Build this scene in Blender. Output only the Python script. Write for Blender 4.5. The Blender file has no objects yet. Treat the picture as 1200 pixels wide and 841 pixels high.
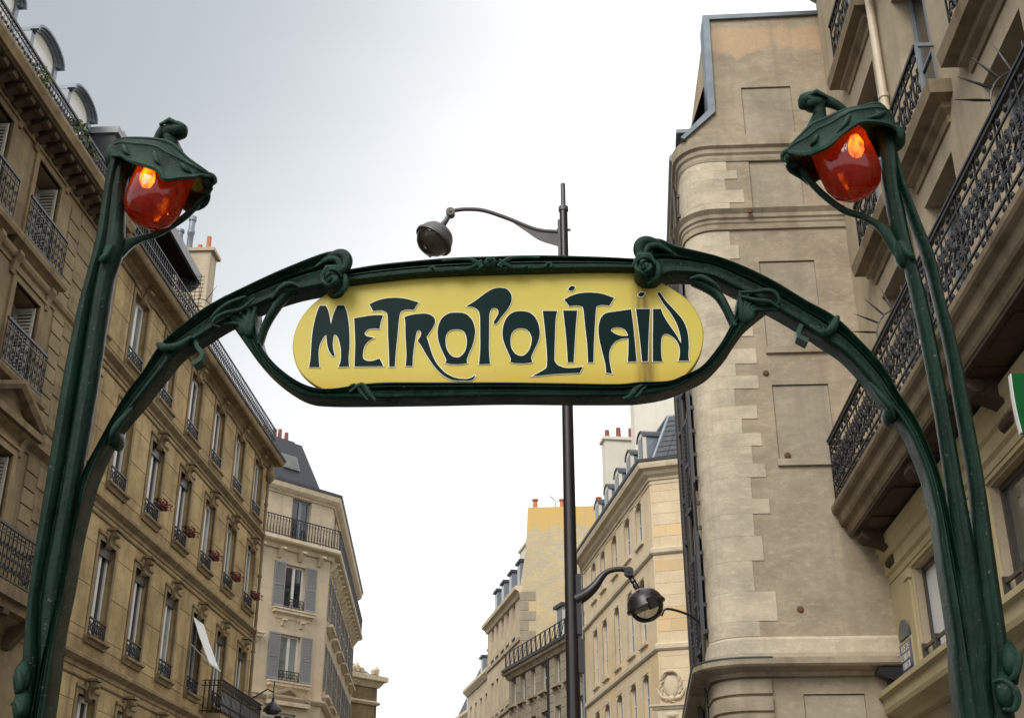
import bpy, bmesh, math, random
from mathutils import Vector, Matrix
from math import radians as RAD, sin, cos, pi
random.seed(7)
sc = bpy.context.scene
col = sc.collection

# ------------------------------------------------------------------ camera
cam_d = bpy.data.cameras.new('camera'); cam = bpy.data.objects.new('camera', cam_d); col.objects.link(cam)
cam.location = (0, 0, 1.6); cam.rotation_euler = (RAD(90 + 24.7), 0, 0)
cam_d.sensor_width = 36; cam_d.lens = 1427 / 1200 * 36; cam_d.clip_end = 3000
sc.camera = cam
sc.view_settings.view_transform = 'Standard'; sc.view_settings.look = 'None'
sc.view_settings.gamma = 1; sc.view_settings.exposure = 0.62
# ------------------------------------------------------------------ sky and sun (overcast)
SUN_AZ, SUN_EL = RAD(207), RAD(40)          # compass from +Y, clockwise: behind the camera, a little left
w = bpy.data.worlds.new('World'); sc.world = w; w.use_nodes = True
nt = w.node_tree; nt.nodes.clear()
def wn(t, **k):
    n = nt.nodes.new(t)
    for a, b in k.items(): setattr(n, a, b)
    return n
sky = wn('ShaderNodeTexSky', sky_type='NISHITA', sun_disc=False, sun_elevation=SUN_EL, sun_rotation=SUN_AZ)
bg1 = wn('ShaderNodeBackground'); bg1.inputs[1].default_value = 0.1
nt.links.new(sky.outputs[0], bg1.inputs[0])
tc = wn('ShaderNodeTexCoord')
mp = wn('ShaderNodeMapping'); mp.inputs['Scale'].default_value = (1.2, 1.2, 2.6)
nz = wn('ShaderNodeTexNoise'); nz.inputs['Scale'].default_value = 1.6; nz.inputs['Detail'].default_value = 5; nz.inputs['Roughness'].default_value = .5
nt.links.new(tc.outputs['Generated'], mp.inputs[0]); nt.links.new(mp.outputs[0], nz.inputs[0])
# overcast: bright thin cloud all round, a thicker grey bank high over the left side of the street
dot = wn('ShaderNodeVectorMath', operation='DOT_PRODUCT'); dot.inputs[1].default_value = Vector((-.46, .62, .64)).normalized()
nt.links.new(tc.outputs['Generated'], dot.inputs[0])
ad = wn('ShaderNodeMath', operation='MULTIPLY_ADD'); ad.inputs[1].default_value = .06
nt.links.new(nz.outputs[0], ad.inputs[0]); nt.links.new(dot.outputs['Value'], ad.inputs[2])
rp = wn('ShaderNodeValToRGB'); e = rp.color_ramp.elements
rp.color_ramp.interpolation = 'EASE'
e[0].position = 0; e[0].color = (.98, .99, 1.0, 1)
e[1].position = 1; e[1].color = (.285, .312, .328, 1)
mr = wn('ShaderNodeMapRange'); mr.inputs[1].default_value = .80; mr.inputs[2].default_value = 1.06
nt.links.new(ad.outputs[0], mr.inputs[0]); nt.links.new(mr.outputs[0], rp.inputs[0])
bg2 = wn('ShaderNodeBackground'); bg2.inputs[1].default_value = 1
nt.links.new(rp.outputs[0], bg2.inputs[0])
mx = wn('ShaderNodeMixShader'); mx.inputs[0].default_value = .92
nt.links.new(bg1.outputs[0], mx.inputs[1]); nt.links.new(bg2.outputs[0], mx.inputs[2])
wo = wn('ShaderNodeOutputWorld'); nt.links.new(mx.outputs[0], wo.inputs[0])
sd = bpy.data.lights.new('sun', 'SUN'); sd.energy = 1.5; sd.angle = RAD(30); sd.color = (1, .95, .87)
so = bpy.data.objects.new('sun', sd); col.objects.link(so)
sdir = Vector((sin(SUN_AZ) * cos(SUN_EL), cos(SUN_AZ) * cos(SUN_EL), sin(SUN_EL)))
so.rotation_euler = sdir.to_track_quat('Z', 'Y').to_euler()

# ------------------------------------------------------------------ materials
def mat(name):
    m = bpy.data.materials.new(name); m.use_nodes = True
    return m, m.node_tree, m.node_tree.nodes['Principled BSDF']
def N(t, k, **a):
    n = t.nodes.new(k)
    for x, y in a.items(): setattr(n, x, y)
    return n
def noise(t, scale, detail=4, mapping=None, rough=.55):
    g = N(t, 'ShaderNodeNewGeometry'); mpn = N(t, 'ShaderNodeMapping')
    mpn.inputs['Scale'].default_value = mapping or (1, 1, 1)
    n = N(t, 'ShaderNodeTexNoise'); n.inputs['Scale'].default_value = scale; n.inputs['Detail'].default_value = detail; n.inputs['Roughness'].default_value = rough
    t.links.new(g.outputs['Position'], mpn.inputs[0]); t.links.new(mpn.outputs[0], n.inputs[0])
    return n.outputs[0]
def ramp(t, src, a, b):
    r = N(t, 'ShaderNodeMapRange'); r.inputs[1].default_value = a; r.inputs[2].default_value = b
    t.links.new(src, r.inputs[0]); return r.outputs[0]
def mixc(t, f, a, b, mode='MIX'):
    m = N(t, 'ShaderNodeMix', data_type='RGBA', blend_type=mode)
    for s, v in ((m.inputs[0], f), (m.inputs[6], a), (m.inputs[7], b)):
        if isinstance(v, (int, float)): s.default_value = v
        elif isinstance(v, tuple): s.default_value = v + (1,) if len(v) == 3 else v
        else: t.links.new(v, s)
    return m.outputs[2]
def bump(t, p, src, strength, dist=.01):
    b = N(t, 'ShaderNodeBump'); b.inputs['Strength'].default_value = strength; b.inputs['Distance'].default_value = dist
    t.links.new(src, b.inputs['Height']); t.links.new(b.outputs[0], p.inputs['Normal'])
def stone(name, c1, c2, dirt, dirt_amt=.5, patch=None, rough=.88, bmp=.35, rnd=.16, spot=.25, mott=.0, zone=None):
    m, t, p = mat(name)
    c = mixc(t, ramp(t, noise(t, .9, 5), .35, .68), c1, c2)
    if patch: c = mixc(t, ramp(t, noise(t, .35, 3), .5, .62), c, patch)
    if mott:                                            # blotchy trowelled render
        k0 = N(t, 'ShaderNodeMath', operation='MULTIPLY'); k0.inputs[1].default_value = mott; t.links.new(ramp(t, noise(t, 1.3, 9, (1, 1, 1.5), .68), .42, .66), k0.inputs[0]); c = mixc(t, k0.outputs[0], c, dirt)
        k0 = N(t, 'ShaderNodeMath', operation='MULTIPLY'); k0.inputs[1].default_value = mott * .6; t.links.new(ramp(t, noise(t, 5.2, 8, (1, 1, 2.2), .7), .5, .72), k0.inputs[0]); c = mixc(t, k0.outputs[0], c, tuple(min(1, x * 1.35) for x in c1))
    if zone:                                            # old coat surviving between two heights, with a ragged lower edge
        zc, za, zb, zr = zone; g_ = N(t, 'ShaderNodeNewGeometry'); sp = N(t, 'ShaderNodeSeparateXYZ'); t.links.new(g_.outputs['Position'], sp.inputs[0])
        ml = N(t, 'ShaderNodeMath', operation='MULTIPLY_ADD'); ml.inputs[1].default_value = zr; t.links.new(noise(t, 1.1, 7, (1.6, 1.6, .5), .6), ml.inputs[0]); t.links.new(sp.outputs['Z'], ml.inputs[2])
        f1 = ramp(t, ml.outputs[0], za + zr * .5, za + zr * .5 + .12)
        ml2 = N(t, 'ShaderNodeMath', operation='MULTIPLY_ADD'); ml2.inputs[1].default_value = zr * .4; t.links.new(noise(t, 2.3, 6), ml2.inputs[0]); t.links.new(sp.outputs['Z'], ml2.inputs[2])
        f2 = ramp(t, ml2.outputs[0], zb + zr * .2 + .1, zb + zr * .2)
        mf = N(t, 'ShaderNodeMath', operation='MULTIPLY'); t.links.new(f1, mf.inputs[0]); t.links.new(f2, mf.inputs[1]); mf2 = N(t, 'ShaderNodeMath', operation='MULTIPLY'); mf2.inputs[1].default_value = .8; t.links.new(mf.outputs[0], mf2.inputs[0])
        c = mixc(t, mf2.outputs[0], c, zc)
    st = ramp(t, noise(t, 1.0, 5, (3.2, 3.2, .22)), .52, .8)          # rain streaks
    k = N(t, 'ShaderNodeMath', operation='MULTIPLY'); k.inputs[1].default_value = dirt_amt; t.links.new(st, k.inputs[0])
    c = mixc(t, k.outputs[0], c, dirt)
    fine = noise(t, 16, 6, rough=.7)
    k2 = N(t, 'ShaderNodeMath', operation='MULTIPLY'); k2.inputs[1].default_value = spot; t.links.new(ramp(t, fine, .45, .75), k2.inputs[0])
    c = mixc(t, k2.outputs[0], c, tuple(x * .55 for x in c1))
    oi = N(t, 'ShaderNodeObjectInfo'); r = N(t, 'ShaderNodeMapRange'); r.inputs[3].default_value = 1 - rnd; r.inputs[4].default_value = 1 + rnd * .5
    t.links.new(oi.outputs['Random'], r.inputs[0])
    hs = N(t, 'ShaderNodeHueSaturation'); t.links.new(r.outputs[0], hs.inputs['Value']); t.links.new(c, hs.inputs['Color'])
    t.links.new(hs.outputs[0], p.inputs['Base Color']); p.inputs['Roughness'].default_value = rough
    p.inputs['Specular IOR Level'].default_value = .25
    bump(t, p, noise(t, 9, 8, rough=.7), bmp, .012)
    return m
def paint(name, c, rough=.5, var=.3, scale=6, metal=0, spec=.5, bmp=.05):
    m, t, p = mat(name)
    cc = mixc(t, ramp(t, noise(t, scale, 5), .35, .7), c, tuple(x * (1 - var) for x in c))
    t.links.new(cc, p.inputs['Base Color']); p.inputs['Roughness'].default_value = rough; p.inputs['Metallic'].default_value = metal
    p.inputs['Specular IOR Level'].default_value = spec
    if bmp: bump(t, p, noise(t, scale * 5, 4), bmp, .01)
    return m
M = {}
M['stone_l1'] = stone('limestone ochre', (.47, .345, .165), (.345, .24, .11), (.125, .085, .042), .75, mott=.5)
M['stone_l0'] = stone('limestone brown', (.31, .235, .13), (.23, .17, .09), (.10, .075, .042), .7, mott=.45)
M['trim_l'] = stone('limestone trim', (.31, .228, .12), (.20, .142, .075), (.075, .054, .034), .85, mott=.4)
M['soffit_l'] = stone('limestone dark', (.12, .085, .05), (.085, .06, .036), (.045, .034, .024), .6)  # much darker limestone for cornice, modillions and consoles of the brown building
M['plaster_w'] = stone('party wall render', (.44, .37, .27), (.365, .305, .22), (.27, .22, .155), .75, rnd=.02, bmp=1.0, mott=.8, zone=((.54, .38, .235), 16.3, 16.85, .9))
M['panel_w'] = stone('blind window render', (.445, .38, .29), (.38, .325, .245), (.25, .215, .17), .6, rnd=.06, bmp=1.0, mott=.65)
M['stone_w'] = stone('quoin limestone', (.64, .56, .42), (.53, .46, .345), (.36, .31, .235), .4, rnd=.07, bmp=1.0, mott=.75)
M['trim_w'] = stone('string course stone', (.46, .39, .285), (.36, .30, .215), (.15, .12, .085), .85, rnd=.06, mott=.5)
M['flake_w'] = stone('flaking orange render', (.52, .38, .24), (.45, .34, .23), (.33, .27, .2), .4)
M['stone_r'] = stone('limestone grey beige', (.47, .39, .275), (.385, .315, .22), (.23, .185, .135), .5, rnd=.1, mott=.25)
M['trim_r'] = stone('balcony stone', (.31, .245, .155), (.19, .145, .09), (.075, .055, .036), .8, rnd=.08, mott=.5)
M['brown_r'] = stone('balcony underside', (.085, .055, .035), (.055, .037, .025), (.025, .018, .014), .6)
M['shop_r'] = stone('shop front stone paint', (.50, .42, .245), (.43, .355, .20), (.30, .24, .14), .4, rnd=.06)
M['cream_c'] = stone('cream render', (.66, .55, .38), (.60, .48, .31), (.44, .345, .225), .55, patch=(.64, .48, .27), rnd=.03, spot=.12, mott=.35)
M['ochre_c'] = stone('ochre stained blocks', (.66, .47, .24), (.62, .47, .28), (.5, .38, .22), .3, rnd=.12, spot=.1)
M['trim_c'] = stone('cream trim', (.64, .55, .40), (.58, .48, .33), (.34, .275, .19), .6, rnd=.05, spot=.14, mott=.4)
M['stone_l2'] = stone('pale limestone', (.57, .475, .335), (.50, .41, .285), (.34, .275, .19), .6, rnd=.1, spot=.14, mott=.35)
M['grey_stone'] = stone('grey ashlar', (.36, .31, .235), (.29, .25, .19), (.18, .155, .12), .6, rnd=.1)
M['yellow_w'] = stone('mottled yellow render', (.56, .45, .25), (.45, .37, .23), (.40, .37, .30), .8, rnd=.02, mott=.85, zone=((.62, .40, .11), 21.75, 40, 1.7))
M['white_w'] = stone('pale render', (.68, .64, .55), (.62, .58, .49), (.5, .46, .39), .35, rnd=.04, spot=.1)
M['zinc'] = paint('zinc sheet', (.19, .225, .255), .45, .3, 3, .35)
M['slate'] = paint('slate', (.055, .062, .075), .55, .4, 7)
M['slate2'] = paint('slate dark', (.028, .030, .035), .6, .4, 7)
M['black'] = paint('black wrought iron', (.008, .008, .011), .42, .3, 9)
M['pole'] = paint('brown black pole paint', (.022, .017, .017), .32, .35, 5)
M['pole_lt'] = paint('grey brown lamp paint', (.10, .088, .085), .42, .3, 7)
M['frame_w'] = paint('white window paint', (.62, .61, .57), .4, .15, 8)
M['frame_d'] = paint('dark window frame', (.06, .05, .04), .4, .3, 8)
M['frame_b'] = paint('blue grey window frame', (.19, .22, .25), .4, .2, 8)
M['shut_g'] = paint('grey shutter paint', (.235, .24, .25), .5, .15, 9)
M['shut_w'] = paint('ivory shutter paint', (.56, .53, .45), .5, .2, 9)
M['shut_b'] = paint('blue shutter paint', (.030, .038, .06), .5, .3, 9)
M['tile'] = paint('brown roof tile', (.13, .095, .07), .8, .4, 9)
M['terra'] = paint('terracotta', (.50, .16, .07), .7, .3, 9)
M['terra_d'] = paint('dark red clay', (.24, .07, .05), .75, .3, 9)
M['pipe_c'] = paint('cream pipe paint', (.60, .50, .37), .45, .15, 5)
M['pipe_d'] = paint('weathered iron pipe', (.05, .042, .038), .55, .4, 8)
M['pipe_g'] = paint('grey zinc pipe', (.16, .18, .19), .45, .25, 6, .2)
M['canvas'] = paint('white canvas', (.70, .69, .66), .8, .1, 5)
M['canopy'] = paint('dark awning cloth', (.012, .010, .012), .8, .3, 4)
M['rust'] = paint('rusty anchor plate', (.16, .08, .035), .8, .5, 20)
M['letter'] = paint('enamel green black', (.003, .017, .016), .25, .3, 5, spec=.05, bmp=0)
M['cream_line'] = paint('cream enamel line', (.76, .74, .60), .2, .1, 5, bmp=0)
M['sign_g'] = paint('green plastic', (.003, .10, .025), .3, .2, 5)
M['plaque'] = paint('blue enamel', (.085, .095, .22), .25, .25, 14)
M['plaque_cap'] = paint('slate green enamel', (.09, .115, .125), .35, .3, 14)
M['leaf'] = paint('leaf green', (.06, .10, .022), .6, .5, 15)
M['leaf_y'] = paint('leaf yellow green', (.20, .20, .03), .6, .5, 15)
M['geran'] = paint('red geranium', (.22, .012, .012), .6, .5, 25)
M['asphalt'] = paint('asphalt', (.05, .05, .052), .85, .3, 6, bmp=.3)
M['pave'] = paint('paving granite', (.12, .115, .11), .8, .25, 3, bmp=.2)
M['kerb'] = paint('kerb granite', (.30, .29, .27), .8, .25, 5)
M['dark'] = paint('dark interior', (.01, .009, .008), .8, .2, 3)
M['curtain'] = paint('net curtain', (.50, .52, .46), .8, .2, 3)

# cast iron green: glossy, streaked, worn
m, t, p = mat('green cast iron')
c = mixc(t, ramp(t, noise(t, 5, 6), .35, .7), (.0016, .0095, .0058), (.0036, .023, .0125))
c = mixc(t, ramp(t, noise(t, 3, 6, (14, 14, 1.1)), .52, .80), c, (.010, .036, .024))
g = N(t, 'ShaderNodeNewGeometry')
c = mixc(t, ramp(t, g.outputs['Pointiness'], .53, .62), c, (.022, .058, .040))
fl = N(t, 'ShaderNodeMath', operation='MULTIPLY'); fl.inputs[1].default_value = .5
t.links.new(ramp(t, noise(t, 60, 3), .66, .74), fl.inputs[0])
c = mixc(t, fl.outputs[0], c, (.13, .17, .13))
t.links.new(c, p.inputs['Base Color'])
t.links.new(ramp(t, noise(t, 12, 5), .12, 1.9), p.inputs['Roughness']); p.inputs['Specular IOR Level'].default_value = .13
bump(t, p, noise(t, 22, 9, (1, 1, .6), .75), .9, .010)
M['green'] = m
# enamel sign: ochre yellow, rust runs below the right rose, deeper ochre towards its lower rim
m, t, p = mat('yellow enamel')
c = mixc(t, ramp(t, noise(t, 1.6, 4), .3, .7), (.455, .37, .058), (.515, .42, .088))
tcn = N(t, 'ShaderNodeTexCoord'); sx = N(t, 'ShaderNodeSeparateXYZ'); t.links.new(tcn.outputs['Object'], sx.inputs[0])
low = ramp(t, sx.outputs['Z'], 3.60, 3.49)
c = mixc(t, low, c, (.44, .29, .035))
def band(x0, wd):
    s = N(t, 'ShaderNodeMath', operation='SUBTRACT'); s.inputs[1].default_value = x0; t.links.new(sx.outputs['X'], s.inputs[0])
    a = N(t, 'ShaderNodeMath', operation='ABSOLUTE'); t.links.new(s.outputs[0], a.inputs[0])
    r = N(t, 'ShaderNodeMapRange'); r.inputs[1].default_value = wd; r.inputs[2].default_value = 0; t.links.new(a.outputs[0], r.inputs[0]); return r.outputs[0]
rn = N(t, 'ShaderNodeMath', operation='MULTIPLY'); t.links.new(band(.525, .055), rn.inputs[0]); t.links.new(ramp(t, noise(t, 9, 4, (5, 5, .35)), .1, .6), rn.inputs[1])
c = mixc(t, rn.outputs[0], c, (.09, .042, .008))
tn = ramp(t, noise(t, 34, 4), .70, .73); hi = ramp(t, sx.outputs['Z'], 3.93, 3.99); gr = N(t, 'ShaderNodeMath', operation='MULTIPLY_ADD'); gr.inputs[1].default_value = .30; t.links.new(noise(t, 7, 6, (1, 1, .4)), gr.inputs[0]); gr.inputs[2].default_value = -.06
hm = N(t, 'ShaderNodeMath', operation='MULTIPLY'); t.links.new(hi, hm.inputs[0]); t.links.new(gr.outputs[0], hm.inputs[1]); gx = N(t, 'ShaderNodeMath', operation='ADD'); t.links.new(hm.outputs[0], gx.inputs[0]); tk = N(t, 'ShaderNodeMath', operation='MULTIPLY'); tk.inputs[1].default_value = .45; t.links.new(tn, tk.inputs[0]); t.links.new(tk.outputs[0], gx.inputs[1]); gx.use_clamp = True
c = mixc(t, gx.outputs[0], c, (.20, .13, .04))                       # brown specks, and soft shade under the top bar painted along the upper rim
t.links.new(c, p.inputs['Base Color']); p.inputs['Roughness'].default_value = .36; p.inputs['Specular IOR Level'].default_value = .16
bump(t, p, noise(t, 3, 2), .08, .02)
M['yellow'] = m
# window glass (opaque from the street: dark room behind a clean reflecting pane)
def glass(name, c, rough=.04, var=.5):
    m, t, p = mat(name)
    cc = mixc(t, ramp(t, noise(t, 1.4, 3), .4, .65), c, tuple(x * (1 - var) for x in c))
    t.links.new(cc, p.inputs['Base Color']); p.inputs['Roughness'].default_value = rough; p.inputs['Specular IOR Level'].default_value = .8
    bump(t, p, noise(t, 1.1, 2), .05, .02)
    return m
M['glass'] = glass('window glass', (.018, .019, .020))
M['glass_c'] = glass('glass over net curtain', (.22, .24, .22))
M['glass_g'] = glass('shop glass', (.09, .095, .085))
# red lamp glass
m, t, p = mat('red orange lamp glass'); t.nodes.remove(p)
out = t.nodes['Material Output']
tr = N(t, 'ShaderNodeBsdfTranslucent'); tr.inputs[0].default_value = (.85, .075, .010, 1)
gl = N(t, 'ShaderNodeBsdfGlossy'); gl.inputs['Roughness'].default_value = .08
df = N(t, 'ShaderNodeBsdfDiffuse'); df.inputs[0].default_value = (.075, .003, .002, 1)
tp = N(t, 'ShaderNodeBsdfTransparent'); tp.inputs[0].default_value = (.95, .22, .02, 1)
lw = N(t, 'ShaderNodeFresnel'); lw.inputs[0].default_value = 1.5
a1 = N(t, 'ShaderNodeMixShader'); a1.inputs[0].default_value = .935; t.links.new(tr.outputs[0], a1.inputs[1]); t.links.new(df.outputs[0], a1.inputs[2])
a2 = N(t, 'ShaderNodeMixShader'); pn = N(t, 'ShaderNodeMath', operation='MULTIPLY'); pn.inputs[1].default_value = .30; t.links.new(ramp(t, noise(t, 34, 2, (1, 1, .5), .45), .30, .80), pn.inputs[0]); t.links.new(pn.outputs[0], a2.inputs[0]); t.links.new(a1.outputs[0], a2.inputs[1]); t.links.new(tp.outputs[0], a2.inputs[2])
a3 = N(t, 'ShaderNodeMixShader'); t.links.new(lw.outputs[0], a3.inputs[0]); t.links.new(a2.outputs[0], a3.inputs[1]); t.links.new(gl.outputs[0], a3.inputs[2])
bb = N(t, 'ShaderNodeBump'); bb.inputs['Strength'].default_value = .3; bb.inputs['Distance'].default_value = .01
t.links.new(noise(t, 26, 3, (1, 1, .35)), bb.inputs['Height'])
for n_ in (gl, df): t.links.new(bb.outputs[0], n_.inputs['Normal'])
t.links.new(a3.outputs[0], out.inputs[0]); M['red'] = m
m, t, p = mat('lit lamp filament'); p.inputs['Emission Color'].default_value = (1, .50, .09, 1); p.inputs['Emission Strength'].default_value = 18
M['bulb'] = m
# street lamp bowl: thin clear plastic, a little milky with age
m, t, p = mat('clear polycarbonate bowl'); t.nodes.remove(p); out = t.nodes['Material Output']
tp = N(t, 'ShaderNodeBsdfTransparent'); tp.inputs[0].default_value = (.93, .92, .88, 1)
tl = N(t, 'ShaderNodeBsdfTranslucent'); tl.inputs[0].default_value = (.72, .68, .58, 1)
gl = N(t, 'ShaderNodeBsdfGlossy'); gl.inputs['Roughness'].default_value = .06
fr = N(t, 'ShaderNodeFresnel'); fr.inputs[0].default_value = 1.35
k = N(t, 'ShaderNodeMixShader'); t.links.new(ramp(t, noise(t, 5, 3), .0, 1.35), k.inputs[0]); t.links.new(tp.outputs[0], k.inputs[1]); t.links.new(tl.outputs[0], k.inputs[2])
k2 = N(t, 'ShaderNodeMixShader'); t.links.new(fr.outputs[0], k2.inputs[0]); t.links.new(k.outputs[0], k2.inputs[1]); t.links.new(gl.outputs[0], k2.inputs[2]); t.links.new(k2.outputs[0], out.inputs[0])
M['bowl'] = m
M['reflector'] = paint('aged lamp reflector', (.22, .20, .17), .4, .3, 6, .4)
M['blind'] = glass('pane with painted white sky', (.74, .76, .78), .05, .06)  # reflected white sky painted as pale pane colour; no blind stands behind

# ------------------------------------------------------------------ mesh helpers
class MB:
    def __init__(s): s.v = []; s.f = []; s.m = []; s.cm = 0
    def q(s, *pts):
        i = len(s.v); s.v += [tuple(p) for p in pts]; s.f.append(tuple(range(i, i + len(pts)))); s.m.append(s.cm)
    def box(s, x0, x1, y0, y1, z0, z1):
        i = len(s.v)
        s.v += [(x0, y0, z0), (x1, y0, z0), (x1, y1, z0), (x0, y1, z0), (x0, y0, z1), (x1, y0, z1), (x1, y1, z1), (x0, y1, z1)]
        for f in ((0, 3, 2, 1), (4, 5, 6, 7), (0, 1, 5, 4), (1, 2, 6, 5), (2, 3, 7, 6), (3, 0, 4, 7)):
            s.f.append(tuple(i + k for k in f)); s.m.append(s.cm)
        return s
    def loft(s, rings, cap=True, close=True):
        n = len(rings[0]); i = len(s.v)
        for r in rings: s.v += [tuple(p) for p in r]
        for a in range(len(rings) - 1):
            for b in range(n if close else n - 1):
                c = (b + 1) % n
                s.f.append((i + a * n + b, i + a * n + c, i + (a + 1) * n + c, i + (a + 1) * n + b)); s.m.append(s.cm)
        if cap and close:
            s.f.append(tuple(i + k for k in reversed(range(n)))); s.m.append(s.cm)
            k0 = i + (len(rings) - 1) * n; s.f.append(tuple(k0 + k for k in range(n))); s.m.append(s.cm)
        return s
    def tube(s, path, r, n=6, up=None):
        P = [Vector(p) for p in path]; R = r if isinstance(r, (list, tuple)) else [r] * len(P)
        rings = []; prev = None
        for k, p in enumerate(P):
            d = (P[min(k + 1, len(P) - 1)] - P[max(k - 1, 0)]).normalized()
            a = prev if prev is not None else (Vector((0, 1, 0)) if abs(d.y) < .9 else Vector((1, 0, 0)))
            x = (a - d * a.dot(d)).normalized(); prev = x; y = d.cross(x)
            rings.append([p + (x * cos(2 * pi * j / n) + y * sin(2 * pi * j / n)) * R[k] for j in range(n)])
        return s.loft(rings)
    def lathe(s, prof, c=(0, 0, 0), n=16, axis=None, cap=True):
        c = Vector(c); q = Vector(axis).to_track_quat('Z', 'Y') if axis is not None else None
        rings = []
        for r, z in prof:
            ring = []
            for j in range(n):
                p = Vector((r * cos(2 * pi * j / n), r * sin(2 * pi * j / n), z))
                ring.append(c + (q @ p if q else p))
            rings.append(ring)
        return s.loft(rings, cap)
    def ball(s, c, rx, ry, rz, n=12, k=8):
        rings = []
        for a in range(1, k):
            t = pi * a / k
            rings.append([(c[0] + rx * sin(t) * cos(2 * pi * j / n), c[1] + ry * sin(t) * sin(2 * pi * j / n), c[2] - rz * cos(t)) for j in range(n)])
        return s.loft(rings)
    def prism(s, poly, y0, y1):           # polygon in x,z pushed along y
        return s.loft([[(x, y0, z) for x, z in poly], [(x, y1, z) for x, z in poly]])
    def prism_x(s, poly, x0, x1):         # polygon in y,z pushed along x
        return s.loft([[(x0, y, z) for y, z in poly], [(x1, y, z) for y, z in poly]])
    def sweep(s, path, prof):             # profile (outwards, z) along a plan path; outwards is to the right of travel
        rings = []
        for k, p in enumerate(path):
            p = Vector(p); d0 = (p - Vector(path[k - 1])).normalized() if k else None
            d1 = (Vector(path[k + 1]) - p).normalized() if k < len(path) - 1 else None
            d0 = d0 or d1; d1 = d1 or d0
            n0 = Vector((d0.y, -d0.x)); n1 = Vector((d1.y, -d1.x)); nm = (n0 + n1).normalized(); sc_ = 1 / max(.35, nm.dot(n0))
            rings.append([(p.x + nm.x * o * sc_, p.y + nm.y * o * sc_, z) for o, z in prof])
        return s.loft(rings)
    def xf(s, mtx):
        s.v = [tuple(mtx @ Vector(p)) for p in s.v]; return s
    def add(s, o, mtx=None):
        i = len(s.v); s.v += [tuple(mtx @ Vector(p)) if mtx else p for p in o.v]
        s.f += [tuple(i + k for k in f) for f in o.f]; s.m += o.m; return s
    def mesh(s, name, mats, smooth=False):
        me = bpy.data.meshes.new(name); me.from_pydata(s.v, [], s.f)
        mats = mats if isinstance(mats, (list, tuple)) else [mats]
        for k in mats: me.materials.append(M[k] if isinstance(k, str) else k)
        me.polygons.foreach_set('material_index', s.m)
        bm = bmesh.new(); bm.from_mesh(me); bmesh.ops.recalc_face_normals(bm, faces=bm.faces); bm.to_mesh(me); bm.free()
        if smooth:
            me.polygons.foreach_set('use_smooth', [True] * len(me.polygons)); me.set_sharp_from_angle(angle=RAD(smooth if smooth > 1 else 40))
        me.update(); return me
    def build(s, name, mats, parent=None, loc=None, rz=0, smooth=False):
        return put(name, s.mesh(name, mats, smooth), parent, loc, rz)
def put(name, me, parent=None, loc=None, rz=0, scale=None):
    o = bpy.data.objects.new(name, me); col.objects.link(o)
    if loc is not None: o.location = loc
    if rz: o.rotation_euler = (0, 0, rz)
    if scale is not None: o.scale = scale
    if parent: o.parent = parent
    return o
def thing(name, label, cat, loc=(0, 0, 0), rz=0, group=None):
    o = bpy.data.objects.new(name, None); col.objects.link(o); o.location = loc; o.rotation_euler = (0, 0, rz); o.empty_display_size = .3
    o['label'] = label; o['category'] = cat
    if group: o['group'] = group
    return o
def tag(o, label, cat, group=None):
    o['label'] = label; o['category'] = cat
    if group: o['group'] = group
    return o
def struct(o): o['kind'] = 'structure'; return o
def stuff(o): o['kind'] = 'stuff'; return o
def copy_tree(o, parent=None):
    c = o.copy(); col.objects.link(c); c.parent = parent
    for ch in list(o.children): copy_tree(ch, c)
    return c
def spline(P, per=6, closed=False):
    P = [Vector(p) for p in P]; n = len(P); out = []
    rng = range(n if closed else n - 1)
    for i in rng:
        p1, p2 = P[i], P[(i + 1) % n]
        p0 = P[(i - 1) % n] if closed or i else p1 * 2 - p2
        p3 = P[(i + 2) % n] if closed or i + 2 < n else p2 * 2 - p1
        for k in range(per):
            t = k / per
            out.append(.5 * ((2 * p1) + (p2 - p0) * t + (2 * p0 - 5 * p1 + 4 * p2 - p3) * t * t + (3 * p1 - p0 - 3 * p2 + p3) * t ** 3))
    if not closed: out.append(P[-1])
    return out
UNIT = {}
def block(parent, mkey, x0, x1, y0, y1, z0, z1, name='stone_block'):
    """one dressed stone: a shared, slightly chamfered unit block scaled to size"""
    if mkey not in UNIT:
        b = MB(); c = .02
        fr = [(c, 0, c), (1 - c, 0, c), (1 - c, 0, 1 - c), (c, 0, 1 - c)]
        e = [(0, .35, 0), (1, .35, 0), (1, .35, 1), (0, .35, 1)]; k = [(0, 1, 0), (1, 1, 0), (1, 1, 1), (0, 1, 1)]
        b.loft([fr, e, k]); UNIT[mkey] = b.mesh('stone_block', mkey)
    return put(name, UNIT[mkey], parent, (x0, y0, z0), 0, (x1 - x0, y1 - y0, z1 - z0))
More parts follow.
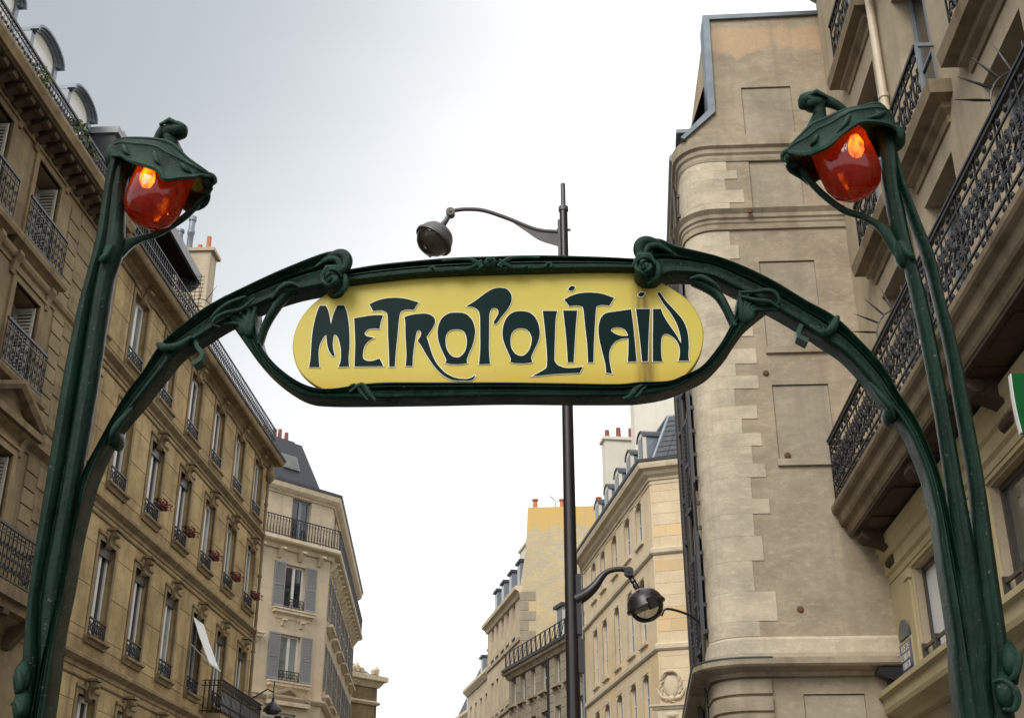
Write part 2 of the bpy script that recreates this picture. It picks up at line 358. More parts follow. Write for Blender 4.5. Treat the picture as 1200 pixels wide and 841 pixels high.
def wall_mb(x0, x1, z0, z1, ops, reveal=.28, y=0, mb=None, back=True):
    """wall face with real openings and reveals; ops = [(xa, xb, za, zb)]"""
    b = mb or MB(); xs = sorted({x0, x1, *[k for o in ops for k in o[:2]]}); zs = sorted({z0, z1, *[k for o in ops for k in o[2:4]]})
    xs = [k for k in xs if x0 <= k <= x1]; zs = [k for k in zs if z0 <= k <= z1]
    for i in range(len(xs) - 1):
        for j in range(len(zs) - 1):
            cx, cz = (xs[i] + xs[i + 1]) / 2, (zs[j] + zs[j + 1]) / 2
            if any(o[0] < cx < o[1] and o[2] < cz < o[3] for o in ops): continue
            b.q((xs[i], y, zs[j]), (xs[i + 1], y, zs[j]), (xs[i + 1], y, zs[j + 1]), (xs[i], y, zs[j + 1]))
    for xa, xb, za, zb in ops:
        r = y + reveal
        b.q((xa, y, za), (xa, y, zb), (xa, r, zb), (xa, r, za)); b.q((xb, y, za), (xb, r, za), (xb, r, zb), (xb, y, zb))
        b.q((xa, y, zb), (xb, y, zb), (xb, r, zb), (xa, r, zb)); b.q((xa, y, za), (xa, r, za), (xb, r, za), (xb, y, za))
        if back: b.q((xa, r, za), (xa, r, zb), (xb, r, zb), (xb, r, za))
    return b
WIN = {}
def window(parent, x, z, w, h, y=.2, frame='frame_w', pane='glass', leaves=2, bars=0, fw=.055, name='window'):
    """casement with its own frame; each leaf's pane is a sub-part. x, z = lower left corner"""
    key = (round(w, 2), round(h, 2), frame, leaves, bars, fw)
    if key not in WIN:
        b = MB(); d = .06
        b.box(0, fw, 0, d, 0, h); b.box(w - fw, w, 0, d, 0, h); b.box(fw, w - fw, 0, d, 0, fw * 1.3); b.box(fw, w - fw, 0, d, h - fw, h)
        lw = w / leaves
        for k in range(1, leaves): b.box(k * lw - fw * .7, k * lw + fw * .7, -.012, d, fw * 1.3, h - fw)
        for j in range(1, bars + 1):
            zz = h * j / (bars + 1)
            for k in range(leaves): b.box(k * lw + fw, (k + 1) * lw - fw, .01, d - .01, zz - .02, zz + .02)
        WIN[key] = b.mesh('window', frame)
    f = put(name, WIN[key], parent, (x, y, z))
    pk = ('p', round(w / leaves, 2), round(h, 2), fw, pane)
    if pk not in WIN:
        b = MB(); b.box(fw * .6, w / leaves - fw * .6, .035, .05, fw, h - fw * .6); WIN[pk] = b.mesh('pane', pane)
    for k in range(leaves): put('pane', WIN[pk], f, (k * w / leaves, 0, 0))
    return f
def spiral(cx, cz, r0, turns, a0, k=14, sgn=1):
    return [(cx + r0 * (1 - .78 * i / k) * cos(a0 + sgn * 2 * pi * turns * i / k), 0, cz + r0 * (1 - .78 * i / k) * sin(a0 + sgn * 2 * pi * turns * i / k)) for i in range(k + 1)]
def guard_mb(w, h, cells=3, t=.011):
    """small window guard: rails, uprights and pairs of scrolls"""
    b = MB(); b.box(0, w, -.02, .02, h - .035, h); b.box(0, w, -.012, .012, .02, .045)
    c = w / cells
    for k in range(cells + 1): b.box(min(max(k * c - .009, 0), w - .018), min(max(k * c - .009, 0), w - .018) + .018, -.009, .009, 0, h - .035)
    for k in range(cells):
        x = k * c + c / 2; hh = h - .09
        for sx in (-1, 1):
            b.tube(spiral(x + sx * c * .24, .05 + hh * .72, c * .22, 1.1, pi if sx > 0 else 0, 9, sx), t, 4)
            b.tube(spiral(x + sx * c * .24, .05 + hh * .27, c * .22, 1.1, pi if sx > 0 else 0, 9, -sx), t, 4)
        b.ball((x, 0, .05 + hh * .5), t * 2.2, t * 2.2, t * 3, 6, 4)
    return b
# ================================================================== ground
g = MB(); g.box(-700, 700, -700, 700, -.5, -.15); struct(g.build('ground', 'asphalt'))
g = MB(); g.box(-5.2, 1.2, -30, 400, -.146, -.142); struct(g.build('road', 'asphalt', None, (0, 0, 0), RAD(-3.2)))
g = MB(); g.box(1.5, 14, -30, 17, -.3, 0); g.box(-16, -5.5, -30, 60, -.3, 0); struct(g.build('pavement', 'pave', None, (0, 0, 0), RAD(-3.2)))
g = MB(); g.box(1.2, 1.5, -30, 17, -.3, .004); g.box(-5.5, -5.2, -30, 60, -.3, .004); struct(g.build('kerb', 'kerb', None, (0, 0, 0), RAD(-3.2)))

# ================================================================== metro entrance (outlines in metres in its own upright plane)
PO = {"arm_l":[[[-1.7166,2.2506],[-1.6635,2.25]],[[-1.7024,2.5253],[-1.6689,2.5559]],[[-1.6845,2.7143],[-1.6617,2.7139]],[[-1.6741,2.8771],[-1.6568,2.8933]],[[-1.6716,3.0109],[-1.6481,3.0104]],[[-1.669,3.1481],[-1.6299,3.1576]],[[-1.6128,3.3086],[-1.5734,3.3326]],[[-1.5499,3.4734],[-1.4851,3.4679]],[[-1.4836,3.5901],[-1.404,3.5951]],[[-1.425,3.7092],[-1.3442,3.6799]],[[-1.318,3.8211],[-1.2532,3.7455]],[[-1.2298,3.8922],[-1.161,3.8079]],[[-1.0606,3.9849],[-1.0059,3.8881]],[[-0.9197,4.0533],[-0.8855,3.9309]],[[-0.7665,4.1143],[-0.7562,3.9537]],[[-0.6909,4.1073],[-0.7002,3.9635]]],"arm_r":[[[0.504,4.0598],[0.522,3.9215]],[[0.5865,4.1244],[0.5765,3.9195]],[[0.6776,4.0827],[0.6397,3.956]],[[0.8287,4.0311],[0.7884,3.9387]],[[0.9388,3.9777],[0.8924,3.8807]],[[1.0525,3.9055],[1.0008,3.8118]],[[1.1645,3.8173],[1.1069,3.7365]],[[1.2691,3.7421],[1.204,3.6553]],[[1.3564,3.6318],[1.2874,3.583]],[[1.4285,3.5208],[1.3648,3.4727]],[[1.474,3.4023],[1.4221,3.3688]],[[1.5063,3.3351],[1.4613,3.3053]],[[1.5379,3.2449],[1.4942,3.2223]],[[1.5727,3.0962],[1.527,3.0774]],[[1.5865,2.9391],[1.5368,2.9306]],[[1.5973,2.7494],[1.535,2.7506]],[[1.6044,2.507],[1.5348,2.508]],[[1.6158,2.2167],[1.5201,2.2177]]],"loop":[[[-1.1791,3.8474],[-1.0606,3.9452]],[[-1.1382,3.7916],[-1.0471,3.8739]],[[-1.0897,3.7247],[-1.0359,3.7881]],[[-1.038,3.6548],[-1.0109,3.7031]],[[-0.9727,3.5816],[-0.9592,3.6259]],[[-0.8953,3.5164],[-0.8776,3.5527]],[[-0.8134,3.47],[-0.7957,3.5078]],[[-0.7209,3.4564],[-0.7065,3.496]],[[-0.5417,3.4511],[-0.538,3.5165]],[[-0.2999,3.4476],[-0.3016,3.5111]],[[-0.0332,3.4451],[-0.0334,3.5029]],[[0.1984,3.4365],[0.1994,3.4922]],[[0.4053,3.4304],[0.4072,3.4823]],[[0.4872,3.4315],[0.4963,3.4886]],[[0.5926,3.448],[0.6046,3.4889]],[[0.6762,3.4813],[0.6614,3.5087]],[[0.7574,3.5238],[0.7359,3.5462]],[[0.8317,3.6015],[0.8075,3.6317]],[[0.8761,3.6663],[0.845,3.6933]],[[0.9167,3.7207],[0.8726,3.7522]],[[0.9598,3.7604],[0.8872,3.8121]],[[1.0134,3.8038],[0.9052,3.8725]]],"top":[[[-0.6862,4.0266],[-0.6936,3.9711]],[[-0.5631,4.0458],[-0.5637,3.9841]],[[-0.422,4.0576],[-0.4198,3.9965]],[[-0.2458,4.0675],[-0.2444,4.0016]],[[-0.0876,4.0673],[-0.0871,4.0015]],[[0.1049,4.0648],[0.1043,4.0001]],[[0.3479,4.0481],[0.3464,3.9967]],[[0.5131,4.0316],[0.5113,3.9883]]],"br_l":[[[-1.0354,3.7039],[-1.0103,3.6954]],[[-1.0161,3.8028],[-0.9902,3.7865]],[[-0.9782,3.8949],[-0.9479,3.8703]],[[-0.9368,3.9525],[-0.9126,3.9161]],[[-0.8709,3.9738],[-0.8609,3.9339]]],"br_r":[[[0.8935,3.7215],[0.8659,3.7075]],[[0.861,3.8207],[0.8329,3.8027]],[[0.8347,3.8751],[0.8062,3.8532]],[[0.7803,3.9196],[0.7679,3.8853]],[[0.7276,3.9449],[0.7189,3.9141]]],"stem1_l":[[[-1.7855,2.2513],[-1.7166,2.2506]],[[-1.8098,2.6844],[-1.7641,2.6836]],[[-1.8187,3.1517],[-1.7539,3.1501]],[[-1.8198,3.5855],[-1.7526,3.5834]],[[-1.8073,3.8933],[-1.7492,3.8912]],[[-1.7916,4.0529],[-1.7401,4.0509]],[[-1.7792,4.2169],[-1.7196,4.2145]],[[-1.7778,4.3858],[-1.7236,4.4006]],[[-1.7777,4.5156],[-1.7235,4.535]],[[-1.7724,4.639],[-1.7122,4.6183]],[[-1.7613,4.7237],[-1.6823,4.6793]]],"stem2_l":[[[-1.7228,2.2506],[-1.6635,2.25]],[[-1.7706,2.6837],[-1.6826,2.6823]],[[-1.7608,3.1503],[-1.6826,3.1484]],[[-1.7632,3.5838],[-1.675,3.581]],[[-1.7637,3.8917],[-1.6768,3.8886]],[[-1.7622,4.0518],[-1.6741,4.0484]],[[-1.7544,4.1992],[-1.6541,4.1952]],[[-1.7551,4.3848],[-1.6748,4.3728]],[[-1.7579,4.5366],[-1.6884,4.5553]],[[-1.7493,4.6379],[-1.675,4.6254]]],"stem1_r":[[[1.5435,4.662],[1.6152,4.615]],[[1.5398,4.4905],[1.616,4.4868]],[[1.5319,4.3445],[1.6038,4.3412]],[[1.5344,4.2015],[1.6099,4.2063]],[[1.5569,4.061],[1.6126,4.0509]],[[1.5659,4.0019],[1.6191,3.9998]],[[1.5769,3.8477],[1.6362,3.8455]],[[1.5872,3.6241],[1.6514,3.622]],[[1.5951,3.3395],[1.6608,3.3376]],[[1.5934,3.0692],[1.6636,3.0675]],[[1.5828,2.8121],[1.6722,2.8103]],[[1.5642,2.6274],[1.6726,2.6256]],[[1.5549,2.4489],[1.67,2.4473]],[[1.5313,2.2176],[1.6495,2.2164]]],"stem2_r":[[[1.5641,4.7134],[1.6056,4.6502]],[[1.5791,4.5524],[1.6177,4.4995]],[[1.5952,4.354],[1.6334,4.3564]],[[1.6172,4.21],[1.6628,4.196]],[[1.6523,3.9985],[1.702,3.9966]],[[1.6637,3.8445],[1.7095,3.8428]],[[1.6771,3.6211],[1.7315,3.6193]],[[1.6795,3.3371],[1.742,3.3353]],[[1.6819,3.0671],[1.7458,3.0655]],[[1.6603,2.8106],[1.7406,2.809]],[[1.6521,2.6259],[1.7368,2.6245]],[[1.647,2.4476],[1.7303,2.4464]],[[1.6242,2.2166],[1.7168,2.2157]]],"panel":[[-0.8947,3.7114],[-0.8891,3.7767],[-0.8657,3.842],[-0.8236,3.8994],[-0.7661,3.9449],[-0.676,3.9894],[-0.4641,4.0335],[-0.0387,4.0372],[0.3468,4.0183],[0.5192,3.984],[0.6368,3.9206],[0.7178,3.8439],[0.7531,3.7586],[0.7566,3.6831],[0.7295,3.5985],[0.6649,3.5198],[0.5797,3.4752],[-0.0371,3.4864],[-0.6653,3.4941],[-0.7415,3.5075],[-0.8096,3.5466],[-0.8582,3.5966],[-0.883,3.6502]],"letters":[[[[-0.7932,3.8857,1],[-0.7679,3.8848,1],[-0.7549,3.8564,0],[-0.7412,3.7976,1],[-0.7349,3.8417,0],[-0.7199,3.8848,1],[-0.693,3.8838,1],[-0.679,3.8509,0],[-0.6662,3.7839,0],[-0.6599,3.7071,0],[-0.6605,3.6476,0],[-0.6563,3.6088,1],[-0.6982,3.6085,1],[-0.6916,3.6378,0],[-0.6945,3.6865,0],[-0.7072,3.7332,0],[-0.7219,3.7528,0],[-0.7277,3.7421,0],[-0.7275,3.6984,0],[-0.7177,3.6602,1],[-0.7259,3.6578,0],[-0.7406,3.6772,0],[-0.7516,3.7101,0],[-0.7579,3.7541,1],[-0.7709,3.7381,0],[-0.7834,3.7003,0],[-0.7829,3.6569,0],[-0.7758,3.6093,1],[-0.8184,3.6107,1],[-0.8153,3.6579,0],[-0.8164,3.7451,0],[-0.8109,3.811,0],[-0.8017,3.8608,0]]],[[[-0.6473,3.8231,1],[-0.6185,3.8276,0],[-0.5887,3.8321,0],[-0.5587,3.8339,0],[-0.5296,3.8328,1],[-0.5372,3.8016,0],[-0.5408,3.7714,1],[-0.5609,3.7748,0],[-0.5857,3.7729,0],[-0.599,3.7597,0],[-0.5994,3.7487,0],[-0.589,3.7396,0],[-0.5628,3.7322,1],[-0.5806,3.7208,0],[-0.5969,3.6996,0],[-0.6029,3.67,0],[-0.6016,3.6457,0],[-0.5886,3.6318,0],[-0.5638,3.6294,0],[-0.5347,3.6392,1],[-0.5175,3.6055,1],[-0.6341,3.6081,1],[-0.6364,3.6954,0],[-0.6404,3.7501,0]]],[[[-0.5878,3.8856,1],[-0.5518,3.9023,0],[-0.5119,3.9104,0],[-0.4716,3.9106,0],[-0.4306,3.9024,0],[-0.3859,3.8862,1],[-0.4039,3.8534,1],[-0.429,3.856,0],[-0.4503,3.8512,0],[-0.461,3.8321,0],[-0.4661,3.7442,0],[-0.4705,3.6576,0],[-0.4717,3.603,1],[-0.4938,3.6037,1],[-0.4972,3.6584,0],[-0.5048,3.7455,0],[-0.5099,3.8283,0],[-0.5192,3.848,0],[-0.5396,3.856,0],[-0.5712,3.8543,1]]],[[[-0.4417,3.8203,1],[-0.4181,3.8289,0],[-0.3833,3.8338,0],[-0.3484,3.8326,0],[-0.3231,3.819,0],[-0.3151,3.7994,0],[-0.3219,3.7749,0],[-0.3478,3.7293,1],[-0.3386,3.7019,0],[-0.3235,3.6528,0],[-0.3028,3.6093,0],[-0.2677,3.5684,0],[-0.2284,3.5461,0],[-0.1895,3.5396,0],[-0.1678,3.5426,0],[-0.151,3.5526,1],[-0.1485,3.5505,1],[-0.1643,3.5336,0],[-0.1991,3.5331,0],[-0.2427,3.5386,0],[-0.2821,3.5636,0],[-0.3173,3.6045,0],[-0.348,3.6536,0],[-0.3689,3.692,0],[-0.3834,3.7131,1],[-0.3726,3.7329,0],[-0.3707,3.7492,0],[-0.3785,3.7604,0],[-0.3881,3.7536,0],[-0.3943,3.7146,0],[-0.3997,3.6553,0],[-0.4003,3.6028,1],[-0.4273,3.6037,1],[-0.4267,3.6562,0],[-0.4339,3.7431,0],[-0.4371,3.8036,0]]],[[[-0.229,3.8339,0],[-0.1942,3.8282,0],[-0.1666,3.8025,0],[-0.1537,3.7664,0],[-0.1523,3.7336,0],[-0.1601,3.6905,0],[-0.1766,3.648,0],[-0.1835,3.6215,0],[-0.1799,3.6097,1],[-0.2052,3.6046,0],[-0.2441,3.6059,0],[-0.2697,3.6126,1],[-0.265,3.6231,0],[-0.2743,3.6459,0],[-0.2926,3.6895,0],[-0.3019,3.7278,0],[-0.302,3.7714,0],[-0.2881,3.8094,0],[-0.2613,3.8306,0]],[[-0.2276,3.7596,0],[-0.2003,3.7516,0],[-0.1866,3.7239,0],[-0.1846,3.6913,0],[-0.1914,3.6593,0],[-0.2082,3.6384,0],[-0.2252,3.6336,0],[-0.2449,3.6422,0],[-0.261,3.6642,0],[-0.2696,3.6942,0],[-0.269,3.7321,0],[-0.2546,3.7545,0]]],[[[-0.187,3.8624,1],[-0.1525,3.8851,0],[-0.1129,3.9172,0],[-0.0807,3.9368,0],[-0.0508,3.9413,0],[-0.0233,3.9335,0],[-0.0059,3.9077,0],[-0.0059,3.877,0],[-0.0207,3.8443,0],[-0.0478,3.8066,0],[-0.0673,3.7787,0],[-0.0762,3.7812,0],[-0.0748,3.7911,0],[-0.0626,3.8126,0],[-0.0577,3.829,0],[-0.0627,3.8446,0],[-0.0752,3.8506,0],[-0.0875,3.8439,0],[-0.0947,3.8193,0],[-0.0951,3.7426,0],[-0.095,3.6615,0],[-0.0906,3.6016,1],[-0.1343,3.6019,1],[-0.1301,3.6627,0],[-0.131,3.7438,0],[-0.1333,3.8151,0],[-0.142,3.843,0],[-0.1621,3.8576,0]]],[[[0.0336,3.8313,0],[0.0656,3.8246,0],[0.0901,3.8018,0],[0.1045,3.7657,0],[0.108,3.7249,0],[0.0989,3.6874,0],[0.0816,3.6504,0],[0.0732,3.624,0],[0.0779,3.6053,1],[0.0547,3.6007,0],[0.0111,3.6021,0],[-0.0106,3.6081,1],[-0.0073,3.6186,0],[-0.0155,3.6429,0],[-0.0327,3.6864,0],[-0.0411,3.7245,0],[-0.0378,3.7679,0],[-0.0231,3.8057,0],[0.0016,3.8269,0]],[[0.0319,3.7557,0],[0.0578,3.7472,0],[0.0738,3.7206,0],[0.0756,3.6935,0],[0.0671,3.6616,0],[0.05,3.6381,0],[0.0316,3.6323,0],[0.0112,3.642,0],[-0.0044,3.6666,0],[-0.0092,3.6964,0],[-0.0058,3.7287,0],[0.0089,3.7499,0]]],[[[0.1211,3.8293,1],[0.1791,3.8272,1],[0.1726,3.7879,0],[0.1685,3.7066,0],[0.1653,3.621,0],[0.1684,3.6024,0],[0.1802,3.5861,0],[0.2088,3.5747,0],[0.2424,3.5736,0],[0.2761,3.5768,1],[0.2635,3.5519,1],[0.2228,3.5516,0],[0.1604,3.5499,0],[0.1028,3.5448,0],[0.0802,3.5445,1],[0.1029,3.5569,0],[0.1271,3.572,0],[0.1354,3.5875,0],[0.1353,3.654,0],[0.1299,3.7349,0],[0.1247,3.7951,0]]],[[[0.2037,3.828,1],[0.2601,3.826,1],[0.2506,3.7308,0],[0.241,3.5985,1],[0.218,3.5992,1],[0.2137,3.7051,0]],[[0.2378,3.9379,0],[0.2516,3.9346,0],[0.2524,3.9278,0],[0.2438,3.9181,0],[0.2325,3.9185,0],[0.2262,3.9243,0]]],[[[0.2095,3.8775,1],[0.2394,3.8948,0],[0.2791,3.9045,0],[0.3185,3.9053,0],[0.3626,3.8981,0],[0.4096,3.8775,1],[0.3903,3.8445,1],[0.3611,3.8483,0],[0.3439,3.845,0],[0.3361,3.8315,0],[0.3291,3.7553,0],[0.3229,3.6746,0],[0.3188,3.596,1],[0.2977,3.5967,1],[0.2967,3.6701,0],[0.2902,3.7566,0],[0.2847,3.8334,0],[0.2752,3.8458,0],[0.2532,3.8499,0],[0.2286,3.8475,1]]],[[[0.4763,3.8238,1],[0.482,3.75,0],[0.4857,3.6639,0],[0.4885,3.5948,1],[0.4541,3.5948,1],[0.4584,3.6434,0],[0.4605,3.6968,1],[0.4315,3.6951,0],[0.4044,3.6799,0],[0.3866,3.6511,0],[0.3817,3.6194,0],[0.3843,3.5823,0],[0.3902,3.5454,1],[0.3679,3.5503,1],[0.3645,3.5935,0],[0.3529,3.6522,0],[0.3447,3.7007,0],[0.3436,3.7439,0],[0.3521,3.7844,0],[0.3724,3.8083,0],[0.4067,3.8153,0],[0.441,3.8196,0]],[[0.3918,3.7342,0],[0.4043,3.7446,0],[0.4261,3.7454,0],[0.4475,3.735,0],[0.4588,3.713,0],[0.4585,3.706,1],[0.432,3.7074,0],[0.4082,3.7174,0]]],[[[0.4958,3.8248,1],[0.5517,3.8228,1],[0.5399,3.6942,0],[0.5328,3.5934,1],[0.5099,3.5941,1],[0.5058,3.6846,0],[0.4999,3.7711,0]],[[0.5064,3.8889,0],[0.5176,3.899,0],[0.5322,3.8974,0],[0.534,3.8934,0],[0.5242,3.8811,0],[0.5129,3.8804,0]]],[[[0.5639,3.8223,1],[0.5954,3.8212,1],[0.6028,3.7947,0],[0.6223,3.7533,0],[0.6487,3.7066,0],[0.6665,3.6659,1],[0.6663,3.6953,0],[0.6559,3.7494,0],[0.6345,3.7991,0],[0.6077,3.8438,0],[0.5835,3.8944,1],[0.5948,3.8968,1],[0.618,3.8545,0],[0.6543,3.8065,0],[0.6809,3.7648,0],[0.6948,3.7158,0],[0.6961,3.6569,0],[0.6921,3.6146,0],[0.6936,3.5919,1],[0.6518,3.5922,1],[0.6588,3.6157,0],[0.6591,3.6528,0],[0.6473,3.6825,0],[0.6292,3.7019,0],[0.608,3.7106,0],[0.593,3.6977,0],[0.5877,3.6605,0],[0.5865,3.6181,0],[0.5899,3.5916,1],[0.5519,3.5928,1],[0.5567,3.6936,0],[0.5608,3.7581,0]]]],"cradle_l":[[-1.7048,4.1594],[-1.6628,4.2329],[-1.6165,4.2774],[-1.5537,4.3129],[-1.4853,4.3655],[-1.4304,4.4104],[-1.3701,4.4771],[-1.3402,4.5151],[-1.3373,4.5589]],"cradle_r":[[1.5792,4.0454],[1.5441,4.1425],[1.5147,4.2084],[1.4564,4.2682],[1.3882,4.3082],[1.316,4.3823],[1.2692,4.4392],[1.2196,4.5096],[1.1712,4.5248],[1.1681,4.568]],"hood_l":[[[-1.773,4.7242],[-1.7474,4.6244]],[[-1.7167,4.735],[-1.6773,4.5857]],[[-1.6386,4.7267],[-1.5887,4.5464]],[[-1.5487,4.7133],[-1.503,4.4944]],[[-1.4806,4.6875],[-1.4465,4.4615]],[[-1.4193,4.6178],[-1.391,4.4677]],[[-1.3531,4.5662],[-1.3417,4.4958]],[[-1.3087,4.5378],[-1.3101,4.5161]]],"hood_r":[[[1.6125,4.6759],[1.6157,4.5378]],[[1.5619,4.7531],[1.563,4.5918]],[[1.4696,4.727],[1.4655,4.6009]],[[1.3963,4.7088],[1.372,4.5539]],[[1.3256,4.6817],[1.3052,4.4889]],[[1.2702,4.6626],[1.2476,4.4746]],[[1.215,4.6089],[1.2069,4.4893]],[[1.152,4.5431],[1.1575,4.5257]]],"globe_l":[[-1.5558,4.4362],[-1.6918,4.4422],[-1.5358,4.2779],[-1.5802,4.5988]],"globe_r":[[1.4129,4.45],[1.2773,4.4564],[1.3944,4.2889],[1.4389,4.6151]],"fin_l":[[-1.513,4.6712],[-1.5234,4.7256],[-1.5317,4.7622],[-1.5201,4.7934],[-1.488,4.7827],[-1.4622,4.7587]],"fintail_l":[[-1.5522,4.8041],[-1.5754,4.7734],[-1.5956,4.7201]],"fin_r":[[1.3007,4.648],[1.3141,4.7086],[1.3192,4.7569],[1.3055,4.7976],[1.2737,4.8037],[1.2455,4.774]],"fintail_r":[[1.3185,4.8192],[1.3801,4.7892],[1.4194,4.7561],[1.4499,4.7105]],"misc":{"kn_l":[[-0.7059,4.0594]],"kn_r":[[0.5459,4.07]],"rose_l":[[-0.7319,3.9607]],"rose_r":[[0.5344,3.9679]],"mid":[[-0.0873,4.0313]],"leaf1":[[-1.0492,3.8975],[-1.0974,3.8445],[-1.1558,3.8271],[-1.196,3.8052],[-1.2074,3.7786],[-1.1818,3.77]],"leaf2":[[-1.0855,3.9067],[-1.153,3.8699],[-1.2016,3.8248],[-1.2232,3.7945]],"leaf3":[[0.9037,3.8534],[0.9569,3.8477],[1.0107,3.8495],[1.0427,3.8331],[1.0529,3.7986],[1.032,3.788]],"leaf4":[[0.9089,3.8342],[0.9638,3.8094],[1.0131,3.8],[1.0509,3.776]],"knot_l":[[-1.4316,3.7056],[-1.394,3.6853],[-1.3389,3.6949],[-1.2939,3.7316]],"knot_r":[[1.2748,3.7344],[1.2463,3.6834],[1.2113,3.6624],[1.1624,3.6973]],"bud_l":[[-1.5709,3.3147]],"bud_r":[[1.4366,3.3336]],"leaf5":[[-0.9782,3.8949],[-0.9465,3.941],[-0.9053,3.9593],[-0.8689,3.946]],"leaf6":[[0.828,3.8754],[0.793,3.9075],[0.7537,3.9283],[0.7126,3.9221]],"hook_l":[[-1.269,3.7614],[-1.2864,3.7275],[-1.2724,3.6965],[-1.2484,3.6692],[-1.2561,3.643],[-1.285,3.6213]],"hook_r":[[1.1347,3.7505],[1.1383,3.7205],[1.1216,3.6839],[1.1198,3.6655],[1.1535,3.6422]],"neck_l":[[-1.0613,3.72]],"neck_r":[[0.9062,3.7136]],"fan_l":[[-1.0478,3.8818],[-1.0794,3.879],[-1.1195,3.853],[-1.1594,3.8272],[-1.1917,3.7973]],"fan_r":[[0.9086,3.8724],[0.9448,3.8634],[0.9867,3.8428],[1.0244,3.8148],[1.0516,3.7835]],"tie_l":[[-0.6375,3.4757],[-0.5916,3.5035],[-0.5593,3.4661],[-0.5343,3.4364]],"tie_r":[[0.502,3.4704],[0.4749,3.4497],[0.4541,3.4218],[0.4277,3.4155]],"curl_l":[[-1.7891,2.4159],[-1.7605,2.3974],[-1.7522,2.349],[-1.7754,2.3373]],"curl_l2":[[-1.7807,2.2956],[-1.7493,2.2952],[-1.7348,2.2655],[-1.7536,2.248]],"curl_r":[[1.6343,2.3322],[1.6684,2.3318],[1.701,2.2888],[1.6874,2.2411],[1.6536,2.2415]],"curl_r2":[[1.7025,2.4352],[1.7283,2.4174],[1.7129,2.3599],[1.6854,2.3316]]}}
G = thing('metro_entrance', 'green cast iron metro entrance arch with yellow METROPOLITAIN sign and two red lamps', 'metro entrance', (0, 4.35, 0), RAD(-4))
def band(st, prof, y0, depth, per=6, extra=None):
    """sweep a moulded section along pairs of (outer, inner) edge points"""
    A = spline([(a[0], a[1], 0) for a, b in st], per); B = spline([(b[0], b[1], 0) for a, b in st], per)
    rings = []
    for a, c in zip(A, B):
        rings.append([(a.x + (c.x - a.x) * t, y0 + yy * depth, a.y + (c.y - a.y) * t) for t, yy in prof])
    return rings
ARM = [(0, .42), (-.01, .18), (.03, .02), (.07, -.02), (.11, .02), (.16, .16), (.24, .26), (.32, .24), (.38, .10), (.405, -.05), (.43, -.10), (.455, -.04), (.475, .10), (.50, .12), (.525, .0), (.55, -.05), (.60, -.03), (.70, .04), (.84, .04), (.93, -.02), (.97, .04), (1.0, .2), (1.0, 1), (.5, 1.04), (0, 1)]
BAR = [(0, .45), (0, .1), (.05, -.04), (.13, -.04), (.19, .08), (.25, .24), (.38, .26), (.44, .10), (.48, -.02), (.54, -.02), (.58, .12), (.63, .12), (.67, -.02), (.80, -.02), (.93, .0), (1, .2), (1, 1), (0, 1)]
LOOP = [(0, .5), (0, .14), (.05, .0), (.16, -.04), (.28, .03), (.42, .12), (.52, .12), (.60, .0), (.65, -.06), (.71, -.02), (.76, .10), (.82, .10), (.87, -.02), (.94, -.02), (1, .18), (1, 1), (0, 1)]
STEM = [(.5 + .5 * cos(a) * .90, .5 - .5 * sin(a) * (1 - .16 * (1 if abs(a - pi / 2) < .3 else 0) + .05 * sin(5 * a))) for a in [2 * pi * k / 26 for k in range(26)]]
